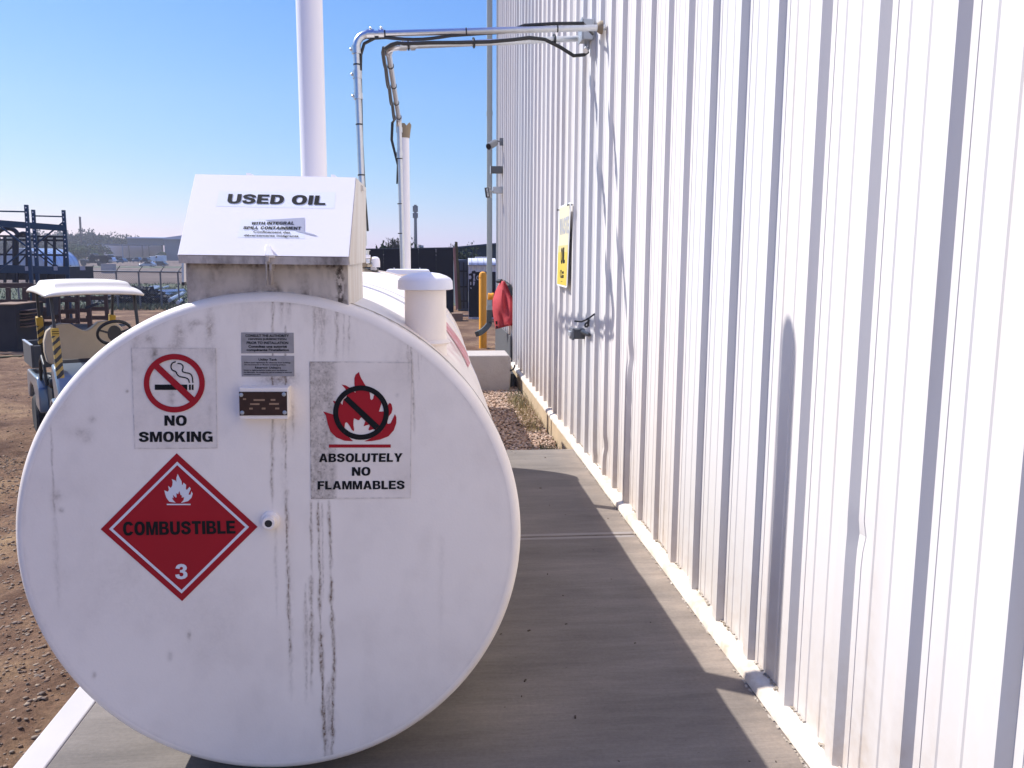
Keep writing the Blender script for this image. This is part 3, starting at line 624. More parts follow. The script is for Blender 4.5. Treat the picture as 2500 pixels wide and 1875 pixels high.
o = MB().tube([rp(*c6(690, 905), YR+.6), rp(*c6(668, 905), YR+.6), rp(*c6(664, 905), YR+.6)], .055, 16).tube([rp(*c6(664, 908), YR+.62), rp(*c6(615, 905), YR+.62)], [.05, .055], 16).build('yellow_hose_cap', 'safety_yellow', None, True)
tag(o, 'small yellow pipe cap sticking out beside the red cover', 'pipe cap')
mat('foot_strip_grey', (.09, .09, .09), .6, var=.15)
# black mat and straw at the far wall foot
o = MB().prism([(.62, 11.5, -.2), (1.12, 11.45, -.2), (1.12, 11.5, -.02), (.66, 11.55, .0)], (0, 1.2, 0)).build('black_mat', 'cart_dark'); tag(o, 'black rubber mat folded on the ground behind the concrete block', 'mat')
o = MB().box(PW-.04, PW-.02, 12.35, 15.2, -.2, .42).build('dark_foot_strip', 'foot_strip_grey'); tag(o, 'dark grey strip along the wall foot under the red cover', 'metal plate')  # thin dark grey box along the wall foot

def tufts(name, n, boxf, h0, h1, w, m, label, zf):
    V = []; Fc = []
    for i in range(n):
        x, y = boxf(); z = zf(x, y); a = random.uniform(0, 6.28); h = random.uniform(h0, h1); lx, ly = random.gauss(0, .45)*h, random.gauss(0, .45)*h
        dx, dy = math.cos(a)*w, math.sin(a)*w; k = len(V)
        V += [(x-dx, y-dy, z), (x+dx, y+dy, z), (x+lx*.5+dx*.6, y+ly*.5+dy*.6, z+h*.6), (x+lx*.5-dx*.6, y+ly*.5-dy*.6, z+h*.6), (x+lx, y+ly, z+h)]
        Fc += [(k, k+1, k+2, k+3), (k+3, k+2, k+4)]
    me = bpy.data.meshes.new(name); me.from_pydata(V, [], Fc); o = finish(me, name, m); o['kind'] = 'stuff'; o['label'] = label; return o
g17 = lambda x, y: -.17
tufts('dry_grass', 900, lambda: (random.gauss(1.02, .07), random.uniform(8.2, 10.2)), .03, .12, .0025, 'dry_grass', 'thin dry weeds along the foundation', g17)
tufts('weeds', 350, lambda: (random.gauss(1.03, .06), random.choice((9.7, 7.3, 10.3, 7.0))+random.gauss(0, .15)), .03, .16, .003, 'green_weed', 'few green weeds against the foundation', g17)
tufts('straw', 1500, lambda: (random.uniform(.25, .75), random.uniform(11.3, 13.6)), .03, .16, .005, 'dry_grass', 'straw and dry grass around the yellow bollard', lambda x, y: -.2)
# ================================================================== USED OIL TANK
D = 2.38; XC = -.4535; ZC = .7485; RA = .7095; YF = 6.30
tank = thing('used_oil_tank', 'large white horizontal cylindrical used oil tank with hazard stickers in front', 'storage tank', (XC, D, 0))
def streak(px, py, x0, y0, x1, y1, w, s, seed=0):
    t = np.clip((py-y0)/(y1-y0), 0, 1); xc = x0+(x1-x0)*t+(vnoise(py/34.+seed*7, py*0, seed)-.5)*2.6+(vnoise(py/9.+seed*3, py*0, seed+5)-.5)*1.6
    ww = w*.72*(.5+.9*vnoise(py/28., py*0, seed+9)); m = np.exp(-((px-xc)/ww)**2)
    e = np.clip((py-y0)/12, 0, 1)*np.clip((y1-py)/60, 0, 1)
    return 1.2*s*m*e*(.25+1.0*vnoise(px/2.6, py/7., seed+2))
def blob(px, py, x, y, rx, ry, s, seed=0):
    return s*np.exp(-((px-x)/rx)**2-((py-y)/ry)**2)*(.2+1.1*fbm(px/9., py/9., 3, seed))
ST = [(666, 722, 664, 1252, 4.5, .55), (697, 790, 698, 1190, 4, .6), (698, 1190, 709, 1640, 5.5, .7), (708, 1500, 712, 1720, 8, .22), (759, 1218, 760, 1420, 4, .6), (759, 1400, 761, 1700, 6, .55),
      (776, 1218, 783, 1560, 4.5, .75), (783, 1540, 794, 1872, 6, .9), (787, 1225, 790, 1480, 3, .4), (803, 1218, 808, 1420, 4.5, .75), (807, 1400, 817, 1660, 6, .85), (816, 1600, 809, 1872, 6.5, .85), (746, 1420, 748, 1730, 6, .35),
      (752, 1480, 744, 1600, 8, .3), (805, 1660, 800, 1872, 12, .35), (673, 1260, 676, 1520, 5, .2), (690, 1110, 716, 1500, 14, .10), (124, 1035, 134, 1300, 4, .4), (130, 1190, 145, 1500, 9, .16),
      (768, 735, 766, 890, 5, .4), (785, 730, 786, 890, 14, .33), (823, 735, 822, 890, 7, .42), (840, 738, 838, 885, 4, .3), (852, 742, 851, 884, 3, .32), (688, 725, 686, 812, 9, .35), (706, 728, 705, 805, 11, .32),
      (665, 722, 666, 812, 6, .35), (995, 830, 1000, 960, 5, .28), (1004, 830, 1012, 1070, 4, .42), (1022, 850, 1021, 960, 3, .2), (1030, 850, 1030, 900, 3, .2), (1078, 1300, 1075, 1560, 9, .08), (715, 980, 716, 1100, 3, .25), (668, 1025, 664, 1110, 7, .4), (690, 1025, 696, 1120, 9, .3)]
BL = [(437, 815, 13, 26, .42), (425, 846, 18, 16, .28), (366, 827, 14, 11, .38), (378, 862, 11, 16, .35), (512, 800, 11, 38, .36), (478, 788, 18, 8, .34), (466, 800, 8, 12, .25), (520, 870, 10, 20, .3), (330, 835, 12, 30, .18),
      (650, 930, 30, 16, .2), (690, 925, 36, 18, .5), (715, 1010, 7, 40, .25), (140, 1212, 12, 12, .3), (150, 1245, 7, 6, .4), (415, 1602, 6, 10, .35), (462, 1551, 5, 11, .45), (230, 1648, 5, 8, .4), (213, 1068, 16, 14, .2), (190, 1055, 20, 12, .2), (225, 1024, 8, 8, .25),
      (150, 990, 20, 30, .12), (590, 722, 60, 10, .22), (760, 735, 70, 9, .28), (300, 1420, 120, 110, .06), (520, 1500, 90, 140, .06), (985, 890, 30, 40, .1), (310, 955, 4, 4, .6), (970, 964, 5, 5, .4)]
def facedirt(px, py):
    d = np.zeros_like(px)
    for i, s in enumerate(ST): d = np.maximum(d, streak(px, py, *s, seed=i+1))+d*.0
    for i, b in enumerate(BL): d = d+1.45*blob(px, py, *b, seed=i+40)
    d = d+.10*np.clip(fbm(px/45., py/70., 4, 77)-.5, 0, 1)*2+.16*np.clip((1000-py)/280, 0, 1)*np.clip(fbm(px/16., py/60., 4, 55)-.42, 0, 1)*2
    sp = vnoise(px/3.2, py/3.2, 91); d = d+np.where(sp > .985, .35, 0)*np.clip(fbm(px/50, py/50, 2, 6)*2-.8, 0, 1)
    return np.clip(d, 0, 1)
RF = RA-.028
n = 620; u = np.linspace(-1, 1, n); uu, vv = np.meshgrid(u, u, indexing='ij')
X = XC+RF*uu*np.sqrt(1-vv**2/2); Z = ZC+RF*vv*np.sqrt(1-uu**2/2); Y = np.full_like(X, D)
px, py = toPx(np.stack([X, Y, Z], -1))
dirt = facedirt(px, py); rr = np.hypot(X-XC, Z-ZC)/RF
dirt = dirt+np.clip((rr-.985)/.015, 0, 1)*.14*fbm(px/14., py/14., 3, 3)
grid_mesh('front_face', X, Y, Z, 'tank_paint', tank, {'dirt': np.clip(dirt, 0, 1)}, smooth=False)
# rounded rim of the head
na = 360; th = np.linspace(0, 2*math.pi, na+1); prof_ = [(RF-.0002, D+.0002)]+[(RF+.028*math.sin(a), D+.028*(1-math.cos(a))) for a in np.linspace(.15, math.pi/2, 9)]+[(RA, D+.045), (RA, D+.068), (RA-.004, D+.072)]
pr = np.array(prof_); A, I = np.meshgrid(th, np.arange(len(pr)), indexing='ij')
wob = 1+(fbm(np.cos(A)*5, np.sin(A)*5, 3, 2)-.5)*.002
X = XC+pr[I, 0]*np.cos(A)*wob; Z = ZC+pr[I, 0]*np.sin(A)*wob; Y = pr[I, 1]
chips = np.where((fbm(A*60, I*1., 2, 9) > .70) & (I > 9), 1., 0)
grid_mesh('head_rim', X, Y, Z, 'shell_paint', tank, {'dirt': np.clip(chips*1.2+.55*fbm(A*30, I*.8, 3, 4)*(I > 9), 0, 1)})
MB().lathe([(RA-.012, D+.066), (RA+.0008, D+.0705), (RA+.0012, D+.084), (RA-.002, D+.090), (RA-.009, D+.095)], 'y', (XC, 0, ZC), 180).build('seam', 'seam_grime', tank, True)
ns = 420; th = np.linspace(0, 2*math.pi, 361); ys = np.linspace(D+.088, YF, ns); A, Y = np.meshgrid(th, ys, indexing='ij')
RS = RA-.004; wob = RS+(fbm(A*3, Y*2, 3, 4)-.5)*.004
X = XC+wob*np.cos(A); Z = ZC+wob*np.sin(A); px, py = toPx(np.stack([X, Y, Z], -1))
dd = .55*np.clip(1-(Y-D-.088)/.10, 0, 1)*fbm(A*20, Y*9, 3, 8)+.35*np.clip(fbm(A*12, Y*1.5, 3, 15)-.5, 0, 1)*2*np.clip((1.2-A), 0, 1)
fr = np.clip(1-np.abs(((px-1115)*.62-(py-850)*.4)/26), 0, 1)
red = np.clip(fbm((px*.72-py*.69)/5., (px*.69+py*.72)/34., 3, 33)*2.1-.75, 0, 1)*np.exp(-((px-1106)/26)**2-((py-838)/44)**2)*(np.cos(A) > 0)*(Y < 4.6)
grid_mesh('shell', X, Y, Z, 'shell_paint', tank, {'dirt': np.clip(dd, 0, 1), 'red': red})
attr_mix(MATS['shell_paint'], 'red', (.45, .13, .13), breakup=60)
for y_ in (3.86, 5.34): MB().lathe([(RS-.001, y_-.008), (RS+.0035, y_-.004), (RS+.0035, y_+.004), (RS-.001, y_+.008)], 'y', (XC, 0, ZC), 160).build('weld_seam', 'pvc_white', tank, True)
MB().lathe([(RS, YF), (RA+.004, YF+.002), (RA+.004, YF+.06), (RF, YF+.09)], 'y', (XC, 0, ZC), 120).build('rear_head', 'tank_paint', tank, True)
MB().box(XC-.30, XC-.22, 2.62, 6.2, .001, .09).box(XC+.22, XC+.30, 2.62, 6.2, .001, .09).build('skid_rail', 'dark_steel', tank)
for y_ in (2.9, 4.5, 6.0): MB().prism([(XC-.42, y_, .092), (XC+.42, y_, .092), (XC+.40, y_, .17), (XC+.2, y_, .085), (XC-.2, y_, .085), (XC-.40, y_, .17)], (0, .06, 0)).build('saddle', 'pvc_white', tank)
def cyl(px_, py_, k=.002):
    d = Vector(sight(px_, py_)); o = Vector((-XC, 0, H-ZC)); R = RS+k
    a = d.x**2+d.z**2; b = 2*(o.x*d.x+o.z*d.z); c = o.x**2+o.z**2-R*R; q = b*b-4*a*c
    if q < 0: t = -b/(2*a)
    else: t = (-b-math.sqrt(q))/(2*a)
    return Vector((0, 0, H))+d*t
# faded red stripe on the shell side
a_ = [(1088, 783), (1100, 799), (1112, 815), (1124, 832), (1134, 848), (1141, 864), (1148, 886)]; b_ = [(1083, 797), (1094, 812), (1106, 829), (1117, 846), (1127, 862), (1135, 878), (1143, 897)]
V = []; 
for (x1, y1), (x2, y2) in zip(a_, b_): V += [cyl(x1+(x2-x1)*t, y1+(y2-y1)*t, .003) for t in (0, .33, .66, 1)]
mat('faded_red', (.55, .10, .11), .45, var=.2, vscale=25, dirt=(.72, .66, .66), dscale=16, damt=.8)
MB().add(V, [(i*4+j, i*4+j+1, (i+1)*4+j+1, (i+1)*4+j) for i in range(6) for j in range(3)]).build('faded_red_stripe', 'faded_red', tank, True)

# ---- vent pipe and emergency vent
VX, VY = onY(767, 430, 3.74).x, 3.74
MB().lathe([(.054, 1.40), (.054, 3.42), (.050, 3.47), (.036, 3.505), (.012, 3.515)], 'z', (VX, VY, 0), 40).build('vent_pipe', 'pvc_white', tank, True)
MB().lathe([(.085, 1.43), (.085, 1.475), (.056, 1.482)], 'z', (VX, VY, 0), 40).build('pipe_collar', 'pvc_white', tank, True)
EX, EY = onY(1039, 760, 2.66).x, 2.66; z1 = onY(1038, 707, EY).z; z2 = onY(1038, 682, EY-.06).z; z3 = onY(1038, 664, EY).z
ev = MB().lathe([(.066, 1.1), (.064, z1-.001), (.060, z1)], 'z', (EX, EY, 0), 48).build('emergency_vent', 'tank_paint', tank, True)
MB().lathe([(.078, z1), (.0855, z1+.002), (.0855, z1+.006), (.084, z2-.006), (.079, z2+.002), (.066, z2+(z3-z2)*.45), (.045, z2+(z3-z2)*.8), (.02, z3-.001), (.004, z3)], 'z', (EX, EY, 0), 56).build('vent_cap', 'pvc_white', ev, True, angle=50)
MB().lathe([(.072, 0), (.078, .006), (.066, .016)], 'z', (EX, EY, 1.285), 40).build('vent_weld', 'shell_paint', ev, True)

# ---- spill box
BX0, BX1, BY0, BY1 = -.660, -.232, 2.398, 2.90
def rimz(x, y): return ZC+math.sqrt(max(0, (RA-.002)**2-(x-XC)**2))
xs = np.linspace(BX0, BX1, 17)
def tubwall(p0, p1, th, m, nm, zt=1.56):
    # a wall that follows the curve of the tank at its foot
    mb = MB(); P = [Vector(p0).lerp(Vector(p1), t) for t in np.linspace(0, 1, 13)]
    lo = [(p.x, p.y, rimz(p.x, p.y)-.012) for p in P]; hi = [(p.x, p.y, zt) for p in P]
    t_ = Vector(th); m_ = len(P)
    v = lo+hi+[tuple(Vector(q)+t_) for q in lo]+[tuple(Vector(q)+t_) for q in hi]
    f = []
    for i in range(m_-1): f += [(i, i+1, m_+i+1, m_+i), (2*m_+i, 3*m_+i, 3*m_+i+1, 2*m_+i+1), (m_+i, m_+i+1, 3*m_+i+1, 3*m_+i), (i, 2*m_+i, 2*m_+i+1, i+1)]
    f += [(0, m_, 3*m_, 2*m_), (m_-1, 3*m_-1, 4*m_-1, 2*m_-1)]
    return MB().add(v, f).build(nm, m, tank)
u_, v_ = np.meshgrid(np.linspace(0, 1, 170), np.linspace(0, 1, 90), indexing='ij'); Xb = BX0+(BX1-BX0)*u_
zb0 = ZC+np.sqrt((RA-.002)**2-(Xb-XC)**2)-.012; Zb = zb0+(1.54-zb0)*v_
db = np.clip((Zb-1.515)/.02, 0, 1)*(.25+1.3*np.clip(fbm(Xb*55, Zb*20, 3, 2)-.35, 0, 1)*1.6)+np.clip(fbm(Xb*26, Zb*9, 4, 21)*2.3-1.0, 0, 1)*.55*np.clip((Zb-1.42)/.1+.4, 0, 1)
db = db+np.exp(-((Xb-BX1+.02)/.012)**2)*(fbm(Xb*160, Zb*90, 2, 4) > .52)*.9+np.exp(-((Xb+.438)/.018)**2)*.55*fbm(Xb*90, Zb*60, 3, 8)+.5*np.exp(-((Zb-zb0-.014)/.012)**2)*fbm(Xb*60, Zb*60, 3, 5)  # narrow centre band is the shade behind the hasp, painted into the dirt mask
db = db-np.clip(fbm(Xb*60, Zb*22, 2, 44)*3-1.9, 0, 1)*.6
grid_mesh('spill_box_front', Xb, np.full_like(Xb, BY0), Zb, 'box_paint', tank, {'dirt': np.clip(db, 0, 1)}, smooth=False)
tubwall((BX1, BY0, 0), (BX1, BY1, 0), (.003, 0, 0), 'rusty_side_paint', 'spill_box_side')
tubwall((BX0, BY1, 0), (BX0, BY0, 0), (-.003, 0, 0), 'grimy_paint', 'spill_box_side')
tubwall((BX1, BY1, 0), (BX0, BY1, 0), (0, .003, 0), 'grimy_paint', 'spill_box_back')
LX0, LX1 = -.672, -.216; LY0, LYT, LY1 = 2.33, 2.535, 2.915; ZL0, ZL1, ZT = 1.532, 1.556, 1.776
tl, tr = onY(478, 426, LYT), onY(868, 434, LYT)
fl, fr_ = onY(435.5, 622, LY0), onY(851, 627, LY0); ZL1 = (fl.z+fr_.z)/2
A0 = Vector((fl.x, LY0, fl.z)); A1 = Vector((fr_.x, LY0, fr_.z)); B0 = tl; B1 = tr; C0 = Vector((tl.x, LY1, tl.z+.002)); C1 = Vector((tr.x, LY1, tr.z+.002))
lipz = .022
lid = MB(); a0 = A0-Vector((0, 0, lipz)); a1 = A1-Vector((0, 0, lipz)); c0 = Vector((A0.x+.008, LY1, 1.535)); c1 = Vector((A1.x-.001, LY1, 1.535))
cols = [[A0, B0, C0, c0, Vector((A0.x, LY0+.012, a0.z))], [A1, B1, C1, c1, Vector((A1.x, LY0+.012, a1.z))]]
lid.add([A0, A1, B1, B0], [(0, 1, 2, 3)]).add([B0, B1, C1, C0], [(0, 1, 2, 3)]).add([C0, C1, c1, c0], [(0, 1, 2, 3)])
lido = lid.build('spill_box_lid', 'hood_paint', tank)
md = lido.modifiers.new('thickness', 'SOLIDIFY'); md.thickness = .002; md.offset = 0
for P, s in ((cols[0], -.002), (cols[1], .002)):
    MB().prism([p+Vector((s*.0, 0, 0)) for p in (P[0], P[1], P[2], P[3], P[4])], (s, 0, 0)).build('lid_side', 'rusty_side_paint' if s > 0 else 'hood_paint', lido)
MB().hexa([a0+Vector((0, -.001, 0)), a1+Vector((0, -.001, 0)), a1+Vector((0, .003, 0)), a0+Vector((0, .003, 0)), A0+Vector((0, -.001, -.0015)), A1+Vector((0, -.001, -.0015)), A1+Vector((0, .003, -.0015)), A0+Vector((0, .003, -.0015))]).build('lid_lip', 'lip_paint', lido)
ln = (A1-A0).cross(B0-A0).normalized(); ln = ln if ln.y < 0 else -ln
c3 = lambda x, y: (400+x*.23508, 400+y*.23508)
lidP = lambda k: (lambda x, y: onP(x, y, A0+ln*k, ln))
q3 = lambda *a: [c3(*p) for p in a]
flatq('sticker', q3((575, 283), (1785, 292), (1772, 466), (545, 441)), lidP(.0013), 'sticker_white', lido)
block_lettering('used_lettering', 'USED', q3((672, 311), (1256, 322), (1240, 417), (655, 408)), lidP(.0024), 'black_print', lido); block_lettering('oil_lettering', 'OIL', q3((1338, 323), (1692, 330), (1675, 426), (1322, 419)), lidP(.0024), 'black_print', lido)
flatq('sticker', q3((802, 580), (1462, 560), (1462, 778), (765, 765)), lidP(.0013), 'sticker_white', lido)
flatq('peeled_corner', q3((1050, 583), (1462, 558), (1462, 706), (1560, 732), (1602, 752), (1540, 742), (1462, 722), (1395, 706), (1340, 682), (1240, 630)), lidP(.0019), 'sticker_peeled', lido)
for t_, a in (('WITH INTEGRAL', ((914, 603), (1357, 598), (1350, 630), (908, 631))), ('SPILL CONTAINMENT', ((830, 648), (1427, 652), (1420, 684), (822, 676))), ('Confinement des', ((932, 693), (1314, 699), (1310, 722), (928, 715))), ('déversements intégrants', ((834, 730), (1400, 738), (1395, 766), (828, 757)))):
    (block_lettering if t_.isupper() else lettering)('small_lettering', t_, q3(*a), lidP(.0026), 'black_print', lido)
# latch
hp = lidP(.012)
MB().prism([hp(*c3(*p)) for p in ((1050, 950), (1046, 880), (1052, 850), (1072, 836), (1098, 838), (1112, 852), (1118, 885), (1135, 925), (1155, 952))], -ln*.010).build('latch_tab', 'hood_paint', lido, bevel=.002)
lt = lambda x, y: onY(*c3(x, y), 2.318)
MB().prism([lt(1052, 940), lt(1098, 945), lt(1092, 1015), (lt(1058, 1018))], (0, .01, 0)).prism([lt(1056, 1015), lt(1072, 1015), lt(1072, 1262), lt(1060, 1266)], (0, .006, 0)).build('hasp', 'lip_paint', tank, bevel=.001)
MB().prism([lt(1095, 1040), lt(1118, 1040), lt(1118, 1110), lt(1098, 1110)], (0, .05, 0)).tube([onY(*c3(1105, 1100), 2.36), onY(*c3(1120, 1180), 2.37), onY(*c3(1112, 1250), 2.38)], .006, 8).build('staple', 'grimy_paint', tank)
MB().prism([onY(*c3(*p), 2.70) for p in ((1985, 188), (2005, 185), (2072, 232), (2076, 272), (2062, 284), (2030, 262), (1985, 232))], (0, .03, 0)).build('hinge_tab', 'rusty_side_paint', lido, bevel=.001)
for x0, x1, y0 in ((855, 914, 94), (1735, 1785, 110)):
    MB().prism([onY(*c3(*p), 2.72) for p in ((x0, y0+34), (x0, y0), (x1-22, y0+2), (x1, y0+12), (x1, y0+34))], (0, .03, 0)).build('hinge', 'pvc_white', lido)
MB().bar(onY(*c3(206, 1030), 2.55), onY(*c3(209, 1262), 2.55), .006, .02).build('lid_prop', 'galvanized', tank)
MB().bar(onY(*c3(209, 1228), 2.548), onY(*c3(210, 1264), 2.548), .008, .022).build('prop_foot', 'dark_steel', tank)

# ---- stickers and fittings on the front face
fp = lambda k: (lambda x, y: onY(x, y, D-k))
c7 = lambda x, y: (300+x*.33454, 780+y*.33454)
q7 = lambda *a: [c7(*p) for p in a]
def sticker_grid(name, quad, k, m, extra=None, n=110):
    u = np.linspace(0, 1, n); U, Vv = np.meshgrid(u, u, indexing='ij'); TL, TR, BR, BLq = [np.array(p) for p in quad]
    P = ((1-U)*(1-Vv))[..., None]*TL+(U*(1-Vv))[..., None]*TR+(U*Vv)[..., None]*BR+((1-U)*Vv)[..., None]*BLq
    px, py = P[..., 0], P[..., 1]; dx = FW[0]*F+RT[0]*(px-CX)-UP[0]*(py-CY); dy = FW[1]*F+RT[1]*(px-CX)-UP[1]*(py-CY); dz = FW[2]*F+RT[2]*(px-CX)-UP[2]*(py-CY)
    Y = np.full_like(px, D-k); X = dx/dy*Y; Z = H+dz/dy*Y; d = .6*facedirt(px, py)
    e = np.minimum(np.minimum(U, 1-U), np.minimum(Vv, 1-Vv)); d = d+np.clip(1-e/.012, 0, 1)*.55*vnoise(px/9., py/9., 3)
    if extra: d = d+extra(px, py)
    return grid_mesh(name, X, Y, Z, m, tank, {'dirt': np.clip(d, 0, 1)}, smooth=False)
ex1 = lambda x, y: .16*fbm(x/16, y/16, 3, 5)+.24*np.clip((x-470)/50, 0, 1)*np.clip((905-y)/60, 0, 1)*fbm(x/14, y/14, 3, 1)+blob(x, y, 378, 868, 10, 18, .5)+blob(x, y, 418, 962, 10, 26, .42)+blob(x, y, 428, 905, 9, 40, .28)+blob(x, y, 325, 895, 20, 16, .22)+blob(x, y, 512, 1010, 6, 26, .25)
s1 = sticker_grid('no_smoking_sticker', q7((60, 205), (678, 210), (690, 940), (85, 945)), .0012, 'sticker_clear', ex1)
def ringp(cx, cy, rx, ry, n=72): return [(cx+rx*math.cos(2*math.pi*k/n), cy+ry*math.sin(2*math.pi*k/n)) for k in range(n)]
def pm(loops, cf, pl): return MB().poly([[pl(*cf(*p)) for p in l] for l in loops])
def stroke(path, w, cf, pl):
    P = [Vector(p) for p in path]; 
    Q_ = [P[0]]
    for a, b in zip(P[:-1], P[1:]): Q_ += [a.lerp(b, .25), a.lerp(b, .75)]
    Q_.append(P[-1]); L = []; Rr = []
    for i, p in enumerate(Q_):
        d = (Q_[min(i+1, len(Q_)-1)]-Q_[max(i-1, 0)]).normalized(); nrm = Vector((-d.y, d.x))*w/2; L.append(p+nrm); Rr.append(p-nrm)
    v = [pl(*cf(*p)) for p in L]+[pl(*cf(*p)) for p in Rr]; m_ = len(L)
    return MB().add(v, [(i, i+1, m_+i+1, m_+i) for i in range(m_-1)])
pm([[(233, 475), (470, 475), (470, 514), (233, 514)]], c7, fp(.0022)).poly([[fp(.0022)(*c7(*p)) for p in ((482, 475), (496, 475), (496, 514), (482, 514))]]).poly([[fp(.0022)(*c7(*p)) for p in ((503, 475), (516, 475), (516, 514), (503, 514))]]).build('cigarette', 'black_print', s1)
m_ = stroke([(385, 308), (358, 318), (349, 345), (358, 370), (388, 380), (395, 402), (415, 418), (455, 424), (478, 434), (486, 462)], 9, c7, fp(.0022)); m2_ = stroke([(398, 320), (428, 324), (442, 346), (430, 378), (452, 388), (488, 393), (506, 412), (511, 462)], 9, c7, fp(.0022)); m_.add(m2_.v, m2_.f)
m_.build('smoke', 'black_print', s1)
pm([ringp(375, 465, 223, 214), ringp(375, 465, 183, 173)], c7, fp(.0032)).build('red_ring', 'red_print', s1)
pm([[(225, 354), (262, 326), (524, 570), (490, 604)]], c7, fp(.0034)).build('red_bar', 'red_print', s1)
block_lettering('lettering', 'NO', q7((303, 700), (466, 700), (466, 775), (303, 775)), fp(.0022), 'black_print', s1)
block_lettering('lettering', 'SMOKING', q7((117, 820), (656, 817), (657, 893), (117, 894)), fp(.0022), 'black_print', s1)

ex2 = lambda x, y: np.clip((826-x)/14, 0, 1)*(.26+.55*fbm(x/11, y/17, 4, 12))*(.6+.5*vnoise(x/4, y/5, 8))+np.where((vnoise(x/2.6, y/4.2, 31) > .93) & (x < 822), .45, 0)+blob(x, y, 985, 1180, 30, 25, .15)
s2 = sticker_grid('no_flammables_sticker', q7((1362, 307), (2110, 311), (2100, 1304), (1372, 1311)), .0012, 'sticker_clear', ex2, 150)
c8 = lambda x, y: (740+x*.144686, 880+y*.144686)
flame = [(845, 1362), (700, 1355), (560, 1300), (460, 1200), (415, 1070), (385, 930), (335, 858), (430, 888), (510, 912), (560, 905), (545, 800), (525, 720), (498, 680), (560, 690), (640, 720), (663, 752), (672, 700), (683, 655), (730, 620), (745, 560), (715, 480), (650, 408), (720, 420), (780, 455), (830, 500), (870, 535), (885, 545), (880, 480), (865, 400), (865, 300), (885, 240), (945, 192), (955, 240), (985, 310), (1040, 400), (1080, 460), (1120, 530), (1130, 580), (1135, 650), (1155, 668), (1180, 650), (1192, 600), (1200, 575), (1270, 620), (1318, 700), (1320, 730), (1300, 800), (1280, 862), (1330, 862), (1400, 850), (1430, 760), (1440, 735), (1465, 712), (1495, 745), (1508, 820), (1490, 890), (1445, 945), (1425, 1000), (1420, 1060), (1445, 1070), (1475, 1060), (1505, 1000), (1550, 905), (1575, 960), (1572, 1060), (1530, 1180), (1440, 1280), (1300, 1335), (1150, 1362), (1030, 1365), (1150, 1310), (1200, 1240), (1215, 1170), (1180, 1160), (1120, 1182), (1100, 1165), (1125, 1110), (1115, 1080), (1070, 1095), (1020, 1110), (1040, 1050), (1050, 1025), (985, 960), (965, 975), (950, 1005), (925, 1008), (860, 975), (850, 1020), (850, 1100), (862, 1160), (855, 1195), (820, 1170), (790, 1110), (750, 1055), (725, 1040), (705, 1065), (700, 1130), (720, 1200), (760, 1280)]
pm([flame], c8, fp(.0022)).build('flame_symbol', 'red_print', s2)
pm([ringp(977, 881, 470, 459), ringp(977, 881, 384, 372)], c8, fp(.0032)).build('black_ring', 'black_print', s2)
pm([[(690, 668), (750, 600), (1290, 1100), (1212, 1172)]], c8, fp(.0034)).build('black_bar', 'black_print', s2)
pm([[(1503, 912), (1955, 912), (1955, 935), (1503, 935)]], c7, fp(.0022)).build('red_line', 'red_print', s2)
for t_, a in (('ABSOLUTELY', ((1432, 979), (2042, 976), (2038, 1039), (1431, 1041))), ('NO', ((1672, 1078), (1808, 1077), (1806, 1139), (1671, 1141))), ('FLAMMABLES', ((1421, 1180), (2056, 1176), (2056, 1238), (1421, 1241)))):
    block_lettering('lettering', t_, q7(*a), fp(.0022), 'black_print', s2)

c9 = lambda x, y: (230+x*.24110, 1080+y*.24110)
s3 = flatq('combustible_placard', [c9(835, 110), c9(1655, 855), c9(890, 1608), c9(65, 880)], fp(.0014), 'red_print', tank)
pm([[(840, 195), (1568, 857), (885, 1530), (150, 877)], [(840, 230), (1530, 857), (885, 1495), (188, 877)]], c9, fp(.0022)).build('white_border', 'white_print', s3)
wf = [(820, 610), (760, 600), (730, 560), (718, 520), (710, 485), (745, 500), (757, 480), (748, 440), (775, 462), (790, 440), (795, 400), (785, 372), (820, 385), (832, 400), (832, 360), (845, 318), (860, 350), (885, 395), (888, 430), (895, 430), (905, 408), (930, 430), (928, 475), (940, 480), (965, 450), (978, 470), (960, 510), (955, 530), (975, 530), (985, 495), (997, 520), (985, 560), (950, 595), (885, 612)]
pm([wf], c9, fp(.0022)).build('white_flame', 'white_print', s3)
pm([[(825, 610), (800, 585), (788, 560), (805, 565), (798, 532), (825, 560), (835, 555), (832, 515), (850, 525), (862, 492), (872, 530), (888, 540), (885, 560), (910, 555), (905, 585), (878, 613)]], c9, fp(.003)).build('inner_flame', 'red_print', s3)
pm([[(735, 622), (976, 622), (976, 635), (735, 635)]], c9, fp(.0022)).build('flame_line', 'white_print', s3)
block_lettering('combustible_lettering', 'COMBUSTIBLE', [c9(290, 805), c9(1425, 793), c9(1432, 924), c9(292, 944)], fp(.0024), 'black_print', s3)
block_lettering('class_number', '3', [c9(820, 1233), c9(944, 1232), c9(944, 1384), c9(818, 1384)], fp(.0024), 'white_print', s3)

